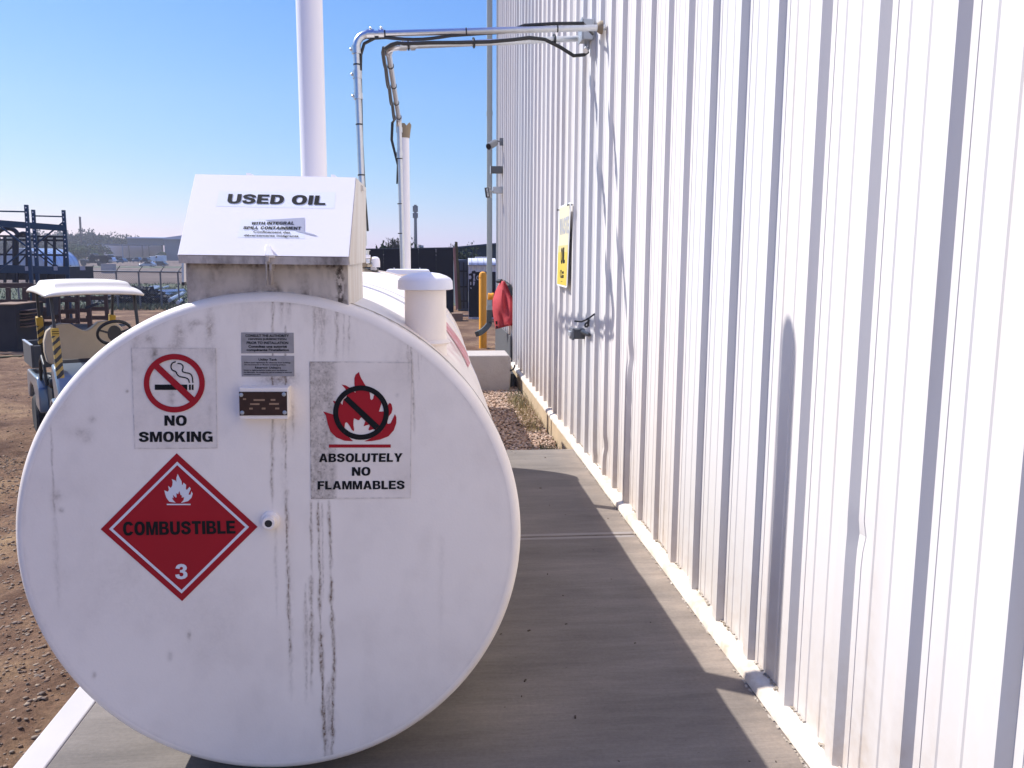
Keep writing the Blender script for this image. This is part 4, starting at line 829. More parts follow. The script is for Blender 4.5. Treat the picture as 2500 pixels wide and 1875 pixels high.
c10 = lambda x, y: (560+x*.16878, 780+y*.16878)
s4 = flatq('installation_label', [c10(*p) for p in ((170, 188), (930, 192), (935, 487), (172, 490))], fp(.0012), 'sticker_grey', tank)
s5 = flatq('utility_label', [c10(*p) for p in ((172, 522), (938, 526), (940, 822), (178, 825))], fp(.0012), 'sticker_grey', tank)
def rows_(par, L_, b):
    for t_, x0, x1, y0, y1 in L_: lettering('lettering', t_, [c10(x0, y0), c10(x1, y0+2), c10(x1, y1+2), c10(x0, y1)], fp(.002), 'black_print', par, b)
rows_(s4, (('CONSULT THE AUTHORITY', 232, 862, 215, 253), ('HAVING JURISDICTION', 275, 825, 268, 306), ('PRIOR TO INSTALLATION', 250, 852, 317, 356), ('Consultez une autorité', 275, 832, 370, 408), ("compétente l'installation", 248, 862, 420, 466)), .03)
rows_(s5, (('Utility Tank', 422, 690, 562, 604), ('Follow local regulations for distances from buildings.', 215, 890, 612, 638), ('Do not transport or lift tank containing product.', 217, 820, 643, 668), ('Réservoir Utilitaire', 370, 745, 680, 711), ('Suivez la réglementations locales pour les distances', 207, 835, 722, 748), ('des bâtiments. Ne transportez pas ou soulevez le réservoir', 207, 908, 753, 778), ('contenant le produit.', 207, 455, 783, 806)), .02)
# nameplate bracket
NY = D-.040; npP = lambda x, y: onY(*c10(x, y), NY)
v0, v1, v2, v3 = npP(140, 985), npP(852, 985), npP(846, 1443), npP(147, 1443)
br = MB().hexa([v3, v2, Vector((v2.x, D+.001, v2.z)), Vector((v3.x, D+.001, v3.z)), v0, v1, Vector((v1.x, D+.001, v1.z)), Vector((v0.x, D+.001, v0.z))]).build('nameplate_bracket', 'tank_paint', tank, bevel=.002)
plt = flatq('data_plate', [c10(140, 1045), c10(832, 1045), c10(838, 1385), c10(150, 1388)], lambda x, y: onY(x, y, NY-.001), 'brown_plate', br, (0, -.0015, 0))
for x0, x1, y0, y1 in ((350, 512, 1152, 1178), (597, 666, 1150, 1176), (300, 437, 1212, 1236), (575, 716, 1208, 1234), (287, 338, 1276, 1302), (468, 522, 1275, 1302), (662, 722, 1274, 1300), (196, 242, 1140, 1164)):
    flatq('brass_field', [c10(x0, y0), c10(x1, y0), c10(x1, y1), c10(x0, y1)], lambda x, y: onY(x, y, NY-.0035), 'brass_plate', br)
for x, y in ((170, 1090), (790, 1083), (185, 1348), (800, 1345)):
    p = onY(*c10(x, y), NY-.0025); MB().lathe([(.0058, 0), (.0054, -.002), (.002, -.003)], 'y', (p.x, p.y, p.z), 16).build('rivet', 'galvanized_dull', br, True)
p = fp(0)(661, 1269)
cp = MB().lathe([(.026, .001), (.0265, -.008), (.024, -.010), (.0195, -.011), (.0185, -.034), (.0165, -.036), (.0105, -.036), (.0105, -.012)], 'y', (p.x, D, p.z), 36).build('pipe_coupling', 'tank_paint', tank, True, angle=40)
MB().lathe([(.0104, -.02), (.0103, -.0205)], 'y', (p.x, D, p.z), 24).build('plug_hole', 'dark_lens', cp)
MB().prism([(p.x+.0105*math.cos(a), D-.0355, p.z+.0105*math.sin(a)) for a in np.linspace(0, 6.283, 25)[:-1]], (0, .004, 0)).build('dark_bore', 'dark_lens', cp)

# ================================================================== SECOND TANK AND PIPEWORK
X2, Z2, R2, Y20, Y21 = XC, .53, .67, 7.35, 10.0
t2 = thing('rear_tank', 'smaller white tank standing on gravel behind the front tank', 'storage tank', (X2, Y20, -.17))
MB().lathe([(R2-.05, Y20), (R2, Y20+.03), (R2, Y21-.03), (R2-.05, Y21)], 'y', (X2, 0, Z2), 96).build('shell', 'tank_paint', t2, True)
a = onY(942, 660, 7.6); b = onY(1049, 660, 7.6); zt2 = onY(995, 658.5, 7.6).z
bx = MB().box(a.x, b.x, 7.6, 8.1, 1.0, zt2-.03).build('spill_box', 'tank_paint', t2)
MB().prism([(a.x-.01, 7.585, zt2-.04), (b.x+.01, 7.585, zt2-.04), (b.x-.01, 7.59, zt2-.005), (b.x-.03, 7.6, zt2), (a.x+.01, 7.6, zt2)], (0, .53, 0)).build('spill_box_lid', 'pvc_white', t2)
for x in (962, 1025): q = onY(x, 660, 7.6); MB().bar((q.x, 7.62, zt2-.02), (q.x, 7.62, onY(x, 653.5, 7.62).z), .007, .007).build('lid_pin', 'pvc_white', t2)
MB().box(X2-.4, X2+.4, 7.7, 7.8, -.2, .05).box(X2-.4, X2+.4, 9.4, 9.5, -.2, .05).build('support', 'dark_steel', t2)
SPX = onY(988, 500, 9.2); 
zb = onY(988, 330, 9.2).z
MB().lathe([(.056, 1.05), (.056, zb), (.05, zb+.001)], 'z', (SPX.x, 9.2, 0), 32).build('vent_pipe', 'pvc_white', t2, True)
mat('tape_brown', (.24, .185, .12), .7, var=.2, vscale=20)
nn = 22; v = []; 
for k in range(nn):
    a = 2*math.pi*k/nn; up = .085+(.022*abs(math.sin(a*2.5)) if k % 3 else .0)+random.uniform(0, .02); rr_ = .062
    v += [(SPX.x+rr_*math.cos(a), 9.2+rr_*math.sin(a), zb-.03), (SPX.x+(rr_+.012)*math.cos(a), 9.2+(rr_+.012)*math.sin(a), zb+.06), (SPX.x+(rr_+.018)*math.cos(a), 9.2+(rr_+.018)*math.sin(a), zb+up)]
o = MB().add(v, [(k*3+j, ((k+1) % nn)*3+j, ((k+1) % nn)*3+j+1, k*3+j+1) for k in range(nn) for j in range(2)]).build('torn_wrap', 'tape_brown', t2)
o.modifiers.new('thickness', 'SOLIDIFY').thickness = .004

def bend(a, c, b, r=.09, n=8):
    a, c, b = Vector(a), Vector(c), Vector(b); u = (a-c).normalized()*r; w = (b-c).normalized()*r
    return [(c+u)*(1-t)**2+c*2*t*(1-t)+(c+w)*t*t for t in np.linspace(0, 1, n)]
def ring(mb, p, d, r, w): d = Vector(d).normalized(); mb.tube([Vector(p)-d*w/2, Vector(p)+d*w/2], r, 18); return mb
def sub(a, b, n, sag, side=(0, 0, 0)):
    a = Vector(a); b = Vector(b); return [a.lerp(b, t)+Vector((0, 0, -sag))*math.sin(math.pi*t)+Vector(side)*math.sin(math.pi*t) for t in np.linspace(0, 1, n)]
# pipe one
cA = Vector((PW, 6.0, onX(1470, 68, PW).z)); cB = onY(868, 84, 6.0); cC = onY(889, 600, 5.95); r1 = .021
c1 = thing('fill_pipe', 'galvanized pipe running from the wall to the front tank, nearer and upper of two', 'pipe', cC)
el = bend(cA, cB, cC, .10)
MB().tube([cA+Vector((.02, 0, 0)), el[0]], r1, 18).build('pipe', 'galvanized', c1, True)
MB().tube([el[-1], cC], r1, 18).build('riser', 'galvanized', c1, True)
MB().tube(el, .027, 18).build('elbow', 'galvanized', c1, True)
dn = (cC-cB).normalized(); hz = (cA-cB).normalized()
for q, d_, w in ((el[0], hz, .05), (el[0]+hz*.07, hz, .035), (el[-1], dn, .05), (el[-1]+dn*.16, dn, .05), (el[-1]+dn*.30, dn, .04)): ring(MB(), q, d_, .031, w).build('coupling', 'galvanized', c1, True)
MB().tube([el[-1]+dn*.16, el[-1]+dn*.30], .026, 16).build('sleeve', 'galvanized', c1, True)
for q, d_ in ((el[0], hz), (el[0]+hz*.07, hz), (el[-1], dn), (el[-1]+dn*.16, dn), (el[-1]+dn*.30, dn)):
    o_ = Vector((-.034, -.01, .0)) if abs(d_.z) > .5 else Vector((0, -.01, .034))
    MB().lathe([(.003, -.010), (.008, -.005), (.009, .003), (.005, .009)], 'z', q+o_, 10).build('bolt', 'galvanized', c1, True)
for t in (.05, .40, .80): ring(MB(), cB.lerp(cA, .07+t*.93), hz, .0235, .009).build('cable_tie', 'black_cable', c1, True)
for t in (.14, .42, .66, .86): ring(MB(), cB.lerp(cC, t), dn, .0235, .009).build('cable_tie', 'black_cable', c1, True)
k1 = Vector((0, -.004, -.026)); kt = Vector((0, .006, .03))
pts = [cC+Vector((.022, .03, .1)), cB.lerp(cC, .75)+Vector((.014, .03, 0)), cB.lerp(cC, .5)+Vector((.010, .03, 0)), cB.lerp(cC, .2)+Vector((.018, .03, 0)), cB.lerp(cC, .09)+Vector((.028, .02, 0)), cB+Vector((.055, .01, -.055)), cB.lerp(cA, .075)+k1*1.1]+sub(cB.lerp(cA, .12)+k1, cB.lerp(cA, .38)+k1, 8, .018)+[cB.lerp(cA, .6)+Vector((0, .03, -.005)), cB.lerp(cA, .68)+kt, cB.lerp(cA, .8)+kt*1.2, cB.lerp(cA, .92)+kt*1.1, cA+Vector((-.02, .25, .02))]
MB().tube(pts, .011, 10).build('cable', 'black_cable', c1, True)
MB().lathe([(.045, 0), (.04, -.02), (.028, -.035)], 'x', (PW-.001, cA.y, cA.z), 20).build('wall_flange', 'tape_brown', c1, True)
# fittings at the foot of pipe one (on the tank)
ft = lambda x, y, Y=5.95: onY(860+x*.12054, 560+y*.12054, Y)
def fb(x0, x1, y0, y1, Y, dpt, m, nm, bv=.004): a = ft(x0, y0, Y); b = ft(x1, y1, Y); return MB().box(min(a.x, b.x), max(a.x, b.x), Y, Y+dpt, min(a.z, b.z), max(a.z, b.z)).build(nm, m, c1, bevel=bv)
q = ft(262, 470); MB().tube([ft(255, 420), ft(262, 520)], [.03, .026], 14).tube([ft(255, 425), ft(256, 440)], .037, 14).build('union', 'galvanized', c1, True)
mat('brass', (.42, .36, .26), .4, .6, var=.2, vscale=20)
fb(245, 360, 515, 585, 5.90, .06, 'pvc_white', 'valve_block'); fb(275, 355, 590, 690, 5.91, .05, 'galvanized', 'valve_body'); fb(180, 300, 525, 760, 5.97, .10, 'tape_brown', 'bracket'); fb(355, 412, 560, 690, 5.98, .05, 'brass', 'regulator')
fb(300, 390, 700, 760, 5.93, .06, 'brass', 'union_nut'); fb(370, 485, 770, 830, 6.02, .05, 'pvc_white', 'nipple'); fb(180, 500, 790, 880, 6.08, .2, 'dark_steel', 'base_plate')
q = ft(455, 755); MB().lathe([(.034, -.004), (.034, .035), (.030, .055), (.018, .066), (.004, .069)], 'z', (q.x, 6.0, q.z), 24).build('white_cap', 'pvc_white', c1, True)
q = ft(360, 880, 6.0); MB().tube([q+Vector((-.06, 0, .03)), q, q+Vector((.04, 0, -.02))], .016, 10).build('elbow_fitting', 'brass', c1, True)
# pipe two
dA = onX(1432, 93, PW); dB = onY(946, 114, 6.4); dC = onY(974, 292, 8.95); dD = Vector((onY(984, 655, 8.95).x, 8.95, 1.1))
c2 = thing('transfer_pipe', 'galvanized pipe wrapped with black cable leading from the wall to the rear tank', 'pipe', dD)
e1_ = bend(dA, dB, dC, .11); e2_ = bend(dB, dC, dD, .10)
MB().tube([dA+Vector((.02, 0, 0)), e1_[0]], .022, 18).build('pipe', 'galvanized', c2, True)
MB().tube([e1_[-1], e2_[0]], .022, 18).build('sloping_pipe', 'galvanized', c2, True)
MB().tube([e2_[-1], dD], .026, 18).build('riser', 'galvanized', c2, True)
MB().tube(e1_, .028, 18).build('elbow', 'galvanized', c2, True); MB().tube(e2_, .028, 18).build('elbow', 'galvanized', c2, True)
h2 = (dA-dB).normalized(); s2_ = (dC-dB).normalized()
for q, d_, w in ((e1_[0], h2, .05), (e1_[0]+h2*.07, h2, .035), (e1_[-1], s2_, .05), (e2_[0], s2_, .05), (e2_[-1], (dD-dC).normalized(), .05), (e2_[-1]-Vector((0, 0, .25)), (0, 0, 1), .06)): ring(MB(), q, d_, .033, w).build('coupling', 'galvanized', c2, True)
for q in (e1_[0], e1_[0]+h2*.07): MB().lathe([(.003, -.010), (.008, -.005), (.009, .003), (.005, .009)], 'z', q+Vector((0, -.01, .036)), 10).build('bolt', 'galvanized', c2, True)
fwd = Vector((0, -.030, -.004))
pts = sub(dB+Vector((-.02, -.02, -.02)), dB.lerp(dA, .08)+fwd+Vector((0, 0, .012)), 4, -.02)+[dB.lerp(dA, t)+fwd+Vector((0, 0, o_)) for t, o_ in ((.2, .012), (.35, .004), (.5, .0), (.62, .008), (.7, .018))]+[dB.lerp(dA, .78)+fwd+Vector((0, 0, .0)), dB.lerp(dA, .86)+fwd+Vector((0, 0, -.06)), dB.lerp(dA, .93)+fwd+Vector((0, 0, -.125)), dA+Vector((-.02, -.02, -.125)), dA+Vector((.01, -.01, -.10))]
MB().tube(pts, .0135, 12).build('cable', 'black_cable', c2, True)
for t in (.10, .42, .83): ring(MB(), dB.lerp(dA, t)+fwd*.4, h2, .038 if t > .2 else .034, .009).build('cable_tie', 'black_cable', c2, True)
for t in (.2, .45, .7, .95): ring(MB(), dB.lerp(dC, t), s2_, .027, .009).build('cable_tie', 'black_cable', c2, True)
for z in (2.55, 2.1, 1.8): ring(MB(), (e2_[-1].x, 8.95, z), (0, 0, 1), .030, .009).build('cable_tie', 'black_cable', c2, True)
for s, sg_ in ((-.030, .03), (-.042, .05)):
    pp = [dB+Vector((s*.7, -.02, -.01))]
    for a, b in ((.03, .2), (.2, .45), (.45, .7), (.7, .97)): pp += sub(dB.lerp(dC, a)+Vector((s, 0, -.02)), dB.lerp(dC, b)+Vector((s, 0, -.02)), 6, sg_ if a > .1 else .02)[:-1]
    pp += [dC+Vector((s-.03, 0, -.03)), dC+Vector((s-.04, 0, -.2)), dC+Vector((s*.5, 0, -.45)), Vector((dC.x-.03, 8.95, 2.3))]
    MB().tube(pp, .008, 10).build('cable', 'black_cable', c2, True)
o = thing('wall_junction_box', 'grey metal junction box high on the wall where both pipes meet it', 'electrical box', (PW, 6.5, 3.1))
a = onX(1423, 60, 1.10); Yb = onX(1447, 60, PW).y; zt_ = onY(1435, 45, Yb).z; zb_ = onY(1435, 96, Yb).z
MB().box(onY(1423, 60, Yb).x, PW+.01, Yb, Yb+.14, zb_, zt_).build('body', 'galvanized_dull', o, bevel=.006)
MB().box(onY(1423, 60, Yb).x-.008, onY(1423, 60, Yb).x-.001, Yb-.006, Yb+.146, zb_-.006, zt_+.006).build('cover', 'galvanized_dull', o)
MB().tube([Vector((PW-.03, Yb+.05, zb_)), Vector((PW-.03, Yb+.03, zb_-.05)), Vector((PW-.05, Yb, zb_-.08))], .02, 12).build('fitting', 'galvanized', o, True)
# ================================================================== GOLF CART
def stripe_mat(name, ax=(1, 0, 1), sc=9.):
    m = bpy.data.materials.new(name); m.use_nodes = True; N = m.node_tree; b = N.nodes['Principled BSDF']; b.inputs['Roughness'].default_value = .5
    tc = N.nodes.new('ShaderNodeTexCoord'); mp = N.nodes.new('ShaderNodeMapping'); mp.inputs['Rotation'].default_value = (0, R_(35), 0)
    w = N.nodes.new('ShaderNodeTexWave'); w.bands_direction = 'Z'; w.inputs['Scale'].default_value = sc; w.inputs['Distortion'].default_value = 1.6; w.inputs['Detail'].default_value = 1; w.inputs['Detail Scale'].default_value = 3
    N.links.new(tc.outputs['Object'], mp.inputs[0]); N.links.new(mp.outputs[0], w.inputs[0])
    cr = N.nodes.new('ShaderNodeValToRGB'); cr.color_ramp.interpolation = 'CONSTANT'; cr.color_ramp.elements[0].color = (.012, .012, .012, 1); cr.color_ramp.elements[1].color = (.40, .26, .05, 1); cr.color_ramp.elements[1].position = .48
    N.links.new(w.outputs['Fac'], cr.inputs[0]); N.links.new(cr.outputs[0], b.inputs['Base Color']); MATS[name] = m
stripe_mat('striped_tape', sc=4.6)
gc = thing('golf_cart', 'utility golf cart with cream roof and seat and yellow black tape on its posts', 'golf cart')
u = np.linspace(-1, 1, 60); U, V_ = np.meshgrid(u, u, indexing='ij')
ss = lambda t: np.clip(t, 0, 1)**2*(3-2*np.clip(t, 0, 1))
dome = (1-np.abs(U)**7)*(1-np.abs(V_)**7); pan = ss((.80-np.abs(U))/.07)*ss((.80-np.abs(V_))/.07)
Zr = 1.735+.066*dome**.6+.045*pan-.02*V_**2-.02*U**2; Zr = Zr+np.where((np.abs(V_) > .8) & (np.abs(U) > .8), .0, 0)
Xr = .62*U*(1-.04*np.abs(V_)**6); Yr = 1.08+.80*V_*(1-.03*np.abs(U)**6)
ro = grid_mesh('roof', Xr, Yr, Zr, 'cream_plastic', gc); ro.modifiers.new('thickness', 'SOLIDIFY').thickness = .02
MB().prism([(-.56, .0, .34), (-.56, -.02, .58), (-.56, .05, .78), (-.56, .20, .93), (-.56, .40, 1.0), (-.56, .46, .92), (-.56, .34, .60), (-.56, .32, .34)], (1.12, 0, 0)).build('front_cowl', 'cart_body', gc, bevel=.03)
MB().box(-.5, .5, .3, 2.3, .26, .34).build('floor', 'cart_dark', gc, bevel=.01)
for s in (-1, 1):
    x0 = .40*s; pr_ = [(x0, 1.28, .34), (x0, 1.30, .62), (x0, 1.42, .74), (x0, 2.30, .74), (x0, 2.36, .62), (x0, 2.36, .42), (x0, 2.22, .40), (x0, 2.14, .54), (x0, 1.98, .62), (x0, 1.80, .60), (x0, 1.66, .50), (x0, 1.62, .38)]
    MB().prism(pr_, (.21*s, 0, 0)).build('rear_fender', 'cart_body', gc, bevel=.02)
    ar = [(y, z) for y, z in [(-.06, .36), (-.04, .52), (.06, .62), (.20, .66), (.34, .62), (.44, .50), (.46, .36)]]
    MB().prism([(.47*s, y+.02, z) for y, z in ar]+[(.47*s, y*.86+.05, z-.05) for y, z in ar[::-1]], (.14*s, 0, 0)).build('front_fender', 'cart_body', gc, bevel=.015)
    for y in (.22, 1.90):
        w = MB().lathe([(.12, -.08), (.20, -.09), (.235, -.06), (.24, 0), (.235, .06), (.20, .09), (.12, .08)], 'x', (.52*s, y, .24), 28).build('wheel', 'tyre', gc, True)
        MB().lathe([(.125, -.02), (.125, .085*1), (.05, .07), (.03, .09)], 'x', (.52*s if s > 0 else .52*s, y, .24), 20).build('rim', 'galvanized_dull', w, True)
MB().box(-.50, .50, .92, 1.42, .34, .66).build('seat_box', 'cart_dark', gc, bevel=.02)
MB().box(-.53, .53, .84, 1.36, .665, .80).build('seat_cushion', 'cart_dark', gc, bevel=.04)
M_ = [(-.52, .90), (-.545, 1.02), (-.54, 1.14), (-.50, 1.25), (-.42, 1.315), (-.30, 1.335), (-.18, 1.325), (-.08, 1.27), (-.02, 1.245), (.02, 1.245), (.08, 1.27), (.18, 1.335), (.30, 1.35), (.42, 1.33), (.50, 1.26), (.54, 1.14), (.545, 1.02), (.52, .90), (.40, .85), (-.40, .85)]
MB().prism([(x+.06, 1.34+(z-.85)*.16, z) for x, z in M_], (0, .13, 0)).build('seat_back', 'cream_vinyl', gc, bevel=.045)
def strut(a, b, nm='roof_strut'): return MB().bar(a, b, .035, .045).build(nm, 'cart_dark', gc, bevel=.006)
FS = {}
for s in (-1, 1):
    FS[s] = (Vector((.50*s, .10, .62)), Vector((.50*s, .46, 1.74))); strut(*FS[s])
    strut((.46*s, 1.74, .90), (.50*s, 1.58, 1.745)); MB().box(.47*s-.05, .47*s+.05, 1.55, 1.64, 1.68, 1.745).build('strut_bracket', 'cart_dark', gc)
def wrap(a, b, w, nm, m='striped_tape'):
    o = MB().bar(a, b, w, w*.9).build(nm, m, gc, bevel=.008); return o
a, b = FS[-1]; wrap(a.lerp(b, -.12), a.lerp(b, .60), .085, 'striped_padding'); wrap(a.lerp(b, .585), a.lerp(b, .66), .087, 'yellow_band', 'tape_yellow')
wrap(a.lerp(b, -.16), a.lerp(b, -.10), .087, 'yellow_band', 'tape_yellow')
for k in (.605, .625): wrap(a.lerp(b, k)+Vector((0, -.004, 0)), a.lerp(b, k+.008)+Vector((0, -.004, 0)), .084, 'tape_mark', 'black_print')
for s in (-1, 1):
    a = Vector((.46*s, 1.74, .90)); b = Vector((.50*s, 1.58, 1.745)); wrap(a.lerp(b, .22), a.lerp(b, .50), .085, 'striped_padding'); wrap(a.lerp(b, .48), a.lerp(b, .60), .087, 'yellow_band', 'tape_yellow')
MB().tube([(.24+.21*math.cos(t), .50-.11*math.sin(t), 1.28+.13*math.sin(t)) for t in np.linspace(0, 2*math.pi, 33)], .018, 10, cap=False).build('steering_wheel', 'cart_dark', gc, True)
sw = MB()
for t in (.3, math.pi-.3, -math.pi/2): sw.bar((.24, .52, 1.26), (.24+.20*math.cos(t), .50-.11*math.sin(t), 1.28+.12*math.sin(t)), .05, .02)
sw.lathe([(.085, -.02), (.09, 0), (.06, .03)], 'y', (.24, .49, 1.27), 16).tube([(.24, .51, 1.26), (.24, .38, .80)], .025, 10).build('steering_hub', 'cart_dark', gc)
MB().prism([(-.52, .40, .96), (-.52, .47, 1.03), (-.52, .52, .98), (-.52, .48, .78)], (1.04, 0, 0)).build('dashboard', 'cart_dark', gc, bevel=.015)
for s in (-1, 1): MB().tube([(.55*s, 1.42, .66), (.56*s, 1.30, .92), (.56*s, 1.12, 1.0), (.56*s, .98, .92), (.55*s, .94, .70)], .022, 10).build('arm_rail', 'cart_dark', gc, True)
cb_ = MB(); x0, x1, y0, y1, z0, z1 = -.60, .60, 1.80, 2.62, .80, 1.06
cb_.box(x0, x0+.025, y0, y1, z0, z1).box(x1-.025, x1, y0, y1, z0, z1).box(x0+.026, x1-.026, y1-.025, y1, z0, z1).box(x0+.026, x1-.026, y0, y0+.025, z0, z1).box(x0+.026, x1-.026, y0+.026, y1-.026, z0, z0+.02)
cb_.build('cargo_box', 'grey_box', gc, bevel=.004)
MB().box(x0-.006, x0+.03, y0-.01, y1, z1+.001, z1+.014).box(x1-.03, x1+.006, y0-.01, y1, z1+.001, z1+.014).build('box_rail', 'pipe_silver', gc)
MB().lathe([(.05, -.02), (.055, .01), (.02, .03)], 'y', (-.36, -.01, .60), 16).build('headlight', 'sign_white', gc, True)
MB().lathe([(.05, -.02), (.055, .01), (.02, .03)], 'y', (.36, -.01, .60), 16).build('headlight', 'sign_white', gc, True)
ang = R_(30); scl = .86; cy0 = 7.75; cor = onY(105, 703, cy0)
lc = Vector((-.60*.80, .30, 1.735))*scl; rot = Matrix.Rotation(ang, 3, 'Z'); base = cor-rot@lc
gc.location = (base.x, base.y, -.25); gc.rotation_euler.z = ang; gc.scale = (scl*.80, scl, scl)

# ================================================================== YARD LEFT
GZ = -.29
def P_post(px, y0, Y, w=.075, y1=None, lean=0):
    a = onY(px, y0, Y); b = onY(px+lean, y1, Y) if y1 else Vector((onY(px+lean, 700, Y).x, Y, GZ)); return a, b
rk = thing('pallet_rack', 'dark blue steel pallet rack standing at the left edge of the yard', 'storage rack', (onY(75, 700, 19.5).x, 19.5, GZ))
def post(a, b, m=.07):
    o = MB().bar(a, b, m, m*.8, (0, 1, 0)).build('upright', 'rack_blue', rk); d = (b-a); n = int(d.length/.11); h = MB()
    for i in range(min(n, 11)):
        p = a+d.normalized()*(.06+i*.10); h.prism([p+Vector((-.010, -m*.42, -.014)), p+Vector((.010, -m*.42, -.014)), p+Vector((.014, -m*.42, .014)), p+Vector((-.014, -m*.42, .014))], (0, -.002, 0))
    hh = h.build('slot_holes', 'sign_white', o); hh['kind'] = 'stuff'
pa = P_post(64, 500, 19, lean=12); pb = P_post(81, 512, 20.6, lean=11); pc = P_post(155, 513, 20.6, lean=12); pd = P_post(-28, 503, 19, lean=12)
for p in (pa, pb, pc, pd): post(*p)
def rkbar(nm, x0, y0, Y0, x1, y1, Y1, w, h): MB().bar(onY(x0, y0, Y0), onY(x1, y1, Y1), w, h).build(nm, 'rack_blue', rk)
rkbar('load_beam', -30, 543, 18.9, 158, 557, 20.5, .05, .135); rkbar('load_beam', -40, 655, 18.9, 168, 661, 20.5, .05, .17)
rkbar('top_strut', -30, 515, 19, 66, 517, 19, .03, .03); rkbar('top_strut', 82, 527, 20.6, 156, 529, 20.6, .03, .03)
rkbar('brace', 157, 540, 20.6, 84, 600, 20.6, .03, .03); rkbar('brace', 84, 600, 20.6, 160, 668, 20.6, .03, .03); rkbar('brace', -10, 545, 19, 68, 604, 19, .03, .03); rkbar('brace', 68, 604, 19, -10, 665, 19, .03, .03)
for x, w in ((50, 15), (98, 8), (148, 12)): a = onY(x, 658, 18.80); MB().box(a.x-w*.0045, a.x+w*.0045, 18.75+x*.008, 18.77+x*.008, a.z-.03, a.z+.06).build('white_tag', 'grey_print', rk)
cg = thing('steel_cage', 'black open steel frame cage behind the blue rack', 'frame', (onY(80, 650, 23).x, 23, GZ))
mb = []
for x in (-12, 12, 34, 42, 66, 90, 112, 133, 158): MB().bar(onY(x, 578, 23), onY(x, 690, 23), .055, .055, (0, 1, 0)).build('upright', 'dark_steel', cg)
for y in (577, 586, 622, 652): MB().bar(onY(-20, y-1, 23.02), onY(162, y+1, 23.02), .04, .05).build('rail', 'dark_steel', cg)
for x0, y0, x1, y1 in ((95, 622, 134, 652), (40, 650, 66, 620), (112, 588, 158, 622), (12, 622, 40, 590)): MB().bar(onY(x0, y0, 23.05), onY(x1, y1, 23.05), .03, .03).build('brace', 'dark_steel', cg)
MB().box(onY(-40, 660, 23.3).x, onY(165, 660, 23.3).x, 23.2, 25, onY(0, 683, 23.3).z, onY(0, 651, 23.3).z).build('deck', 'dark_steel', cg)
o = MB().tube([onY(18+26*math.cos(t)*1.0, 578-21*math.sin(t), 23.6) for t in np.linspace(0, math.pi, 12)], .06, 8).tube([onY(56+10*math.cos(t)*1.0, 578-9*math.sin(t), 23.6) for t in np.linspace(0, math.pi, 10)], .05, 8).build('bent_hoops', 'dark_steel', None, True); tag(o, 'dark bent steel hoops stacked on top of the cage', 'steel hoops')
def crate(px0, px1, y0, y1, Y, label, rails, mids):
    t = thing('wooden_crate', label, 'crate', (onY(px0, y1, Y).x, Y, GZ), 'wooden frames in the yard'); d = 1.0
    for x in (px0, *mids, px1):
        MB().bar(onY(x, y0, Y), onY(x+2, y1, Y), .075, .06, (0, 1, 0)).build('post', 'wood', t)
    for x in (px0, px1): a = onY(x, y0, Y); MB().bar(a+Vector((.2, d, 0)), Vector((a.x+.2, Y+d, GZ)), .07, .06, (0, 1, 0)).build('post', 'wood', t)
    for y in rails: MB().bar(onY(px0-2, y, Y-.04), onY(px1+2, y, Y-.04), .03, .085).build('rail', 'wood', t); MB().bar(onY(px0-2, y, Y)+Vector((.2, d, 0)), onY(px1+2, y, Y)+Vector((.2, d, 0)), .03, .085).build('rail', 'wood', t)
crate(84, 141, 694, 802, 18.2, 'brown wooden frame crate between the blue posts', (735, 765, 790), ())
crate(141, 188, 700, 790, 18.6, 'brown wooden frame crate right of the blue rack', (733, 761, 784), ())
crate(-20, 60, 702, 812, 18.0, 'brown wooden frame crate at the left edge beside the dark bin', (736, 762, 783, 800), (20,))
o = MB().bar(onY(-10, 697, 18.5), onY(76, 697, 18.5), .12, .10).build('timber_beam', 'wood'); tag(o, 'long brown timber beam lying across the crates', 'beam')
t = thing('dark_bin', 'dark square bin with pale top edge at the left edge', 'bin', (onY(10, 815, 17).x, 17, GZ))
a = onY(-30, 748, 17); b = onY(36, 745, 17); MB().box(a.x, b.x, 17, 18.2, GZ, b.z).build('body', 'scrap_dark', t, bevel=.01); MB().box(a.x-.01, b.x+.01, 16.98, 18.22, b.z+.001, b.z+.02).build('lid', 'wood_tan', t)
for x, y, w, l in ((122, 706, 48, 60),):
    o = MB().prism([onY(112, 706, 17.4), onY(128, 706, 17.4), onY(126, 770, 17.3), onY(114, 772, 17.3)], (0, .3, 0)).build('black_drum', 'scrap_dark'); tag(o, 'tall black folded tarp hanging between the crate posts', 'tarp')
o = MB().bar(onY(209, 752, 17.6), onY(240, 741, 17.6), .05, .05).build('leaning_bar', 'dark_steel'); tag(o, 'dark steel bar leaning right of the wooden crates', 'bar')
pal = thing('pallet_stack', 'low stack of weathered pallets beneath the rack', 'pallets', (onY(55, 790, 17.5).x, 17.5, GZ))
for i, y in enumerate((757, 764, 772, 779, 788, 796)):
    a = onY(36+random.uniform(-2, 6), y, 17.4); b = onY(80+random.uniform(-6, 3), y+random.uniform(-1, 1), 17.4); MB().bar(a, b, .5, .022).build('deck_board', 'wood_tan' if i % 2 else 'wood', pal)
for i in range(26):
    x = random.uniform(-70, 115); y = random.uniform(806, 872); c = onZ(x, y, -.235); a_ = random.uniform(-.5, .35); L_ = random.uniform(.3, .9); d = Vector((math.cos(a_), math.sin(a_), random.uniform(-.03, .05)))*L_/2
    o = MB().bar(c-d, c+d, random.uniform(.05, .09), .022).build('loose_board', random.choice(('wood', 'wood', 'wood_moss', 'wood_tan'))); tag(o, 'weathered board lying in the dirt behind the cart', 'board', 'boards scattered in the dirt')
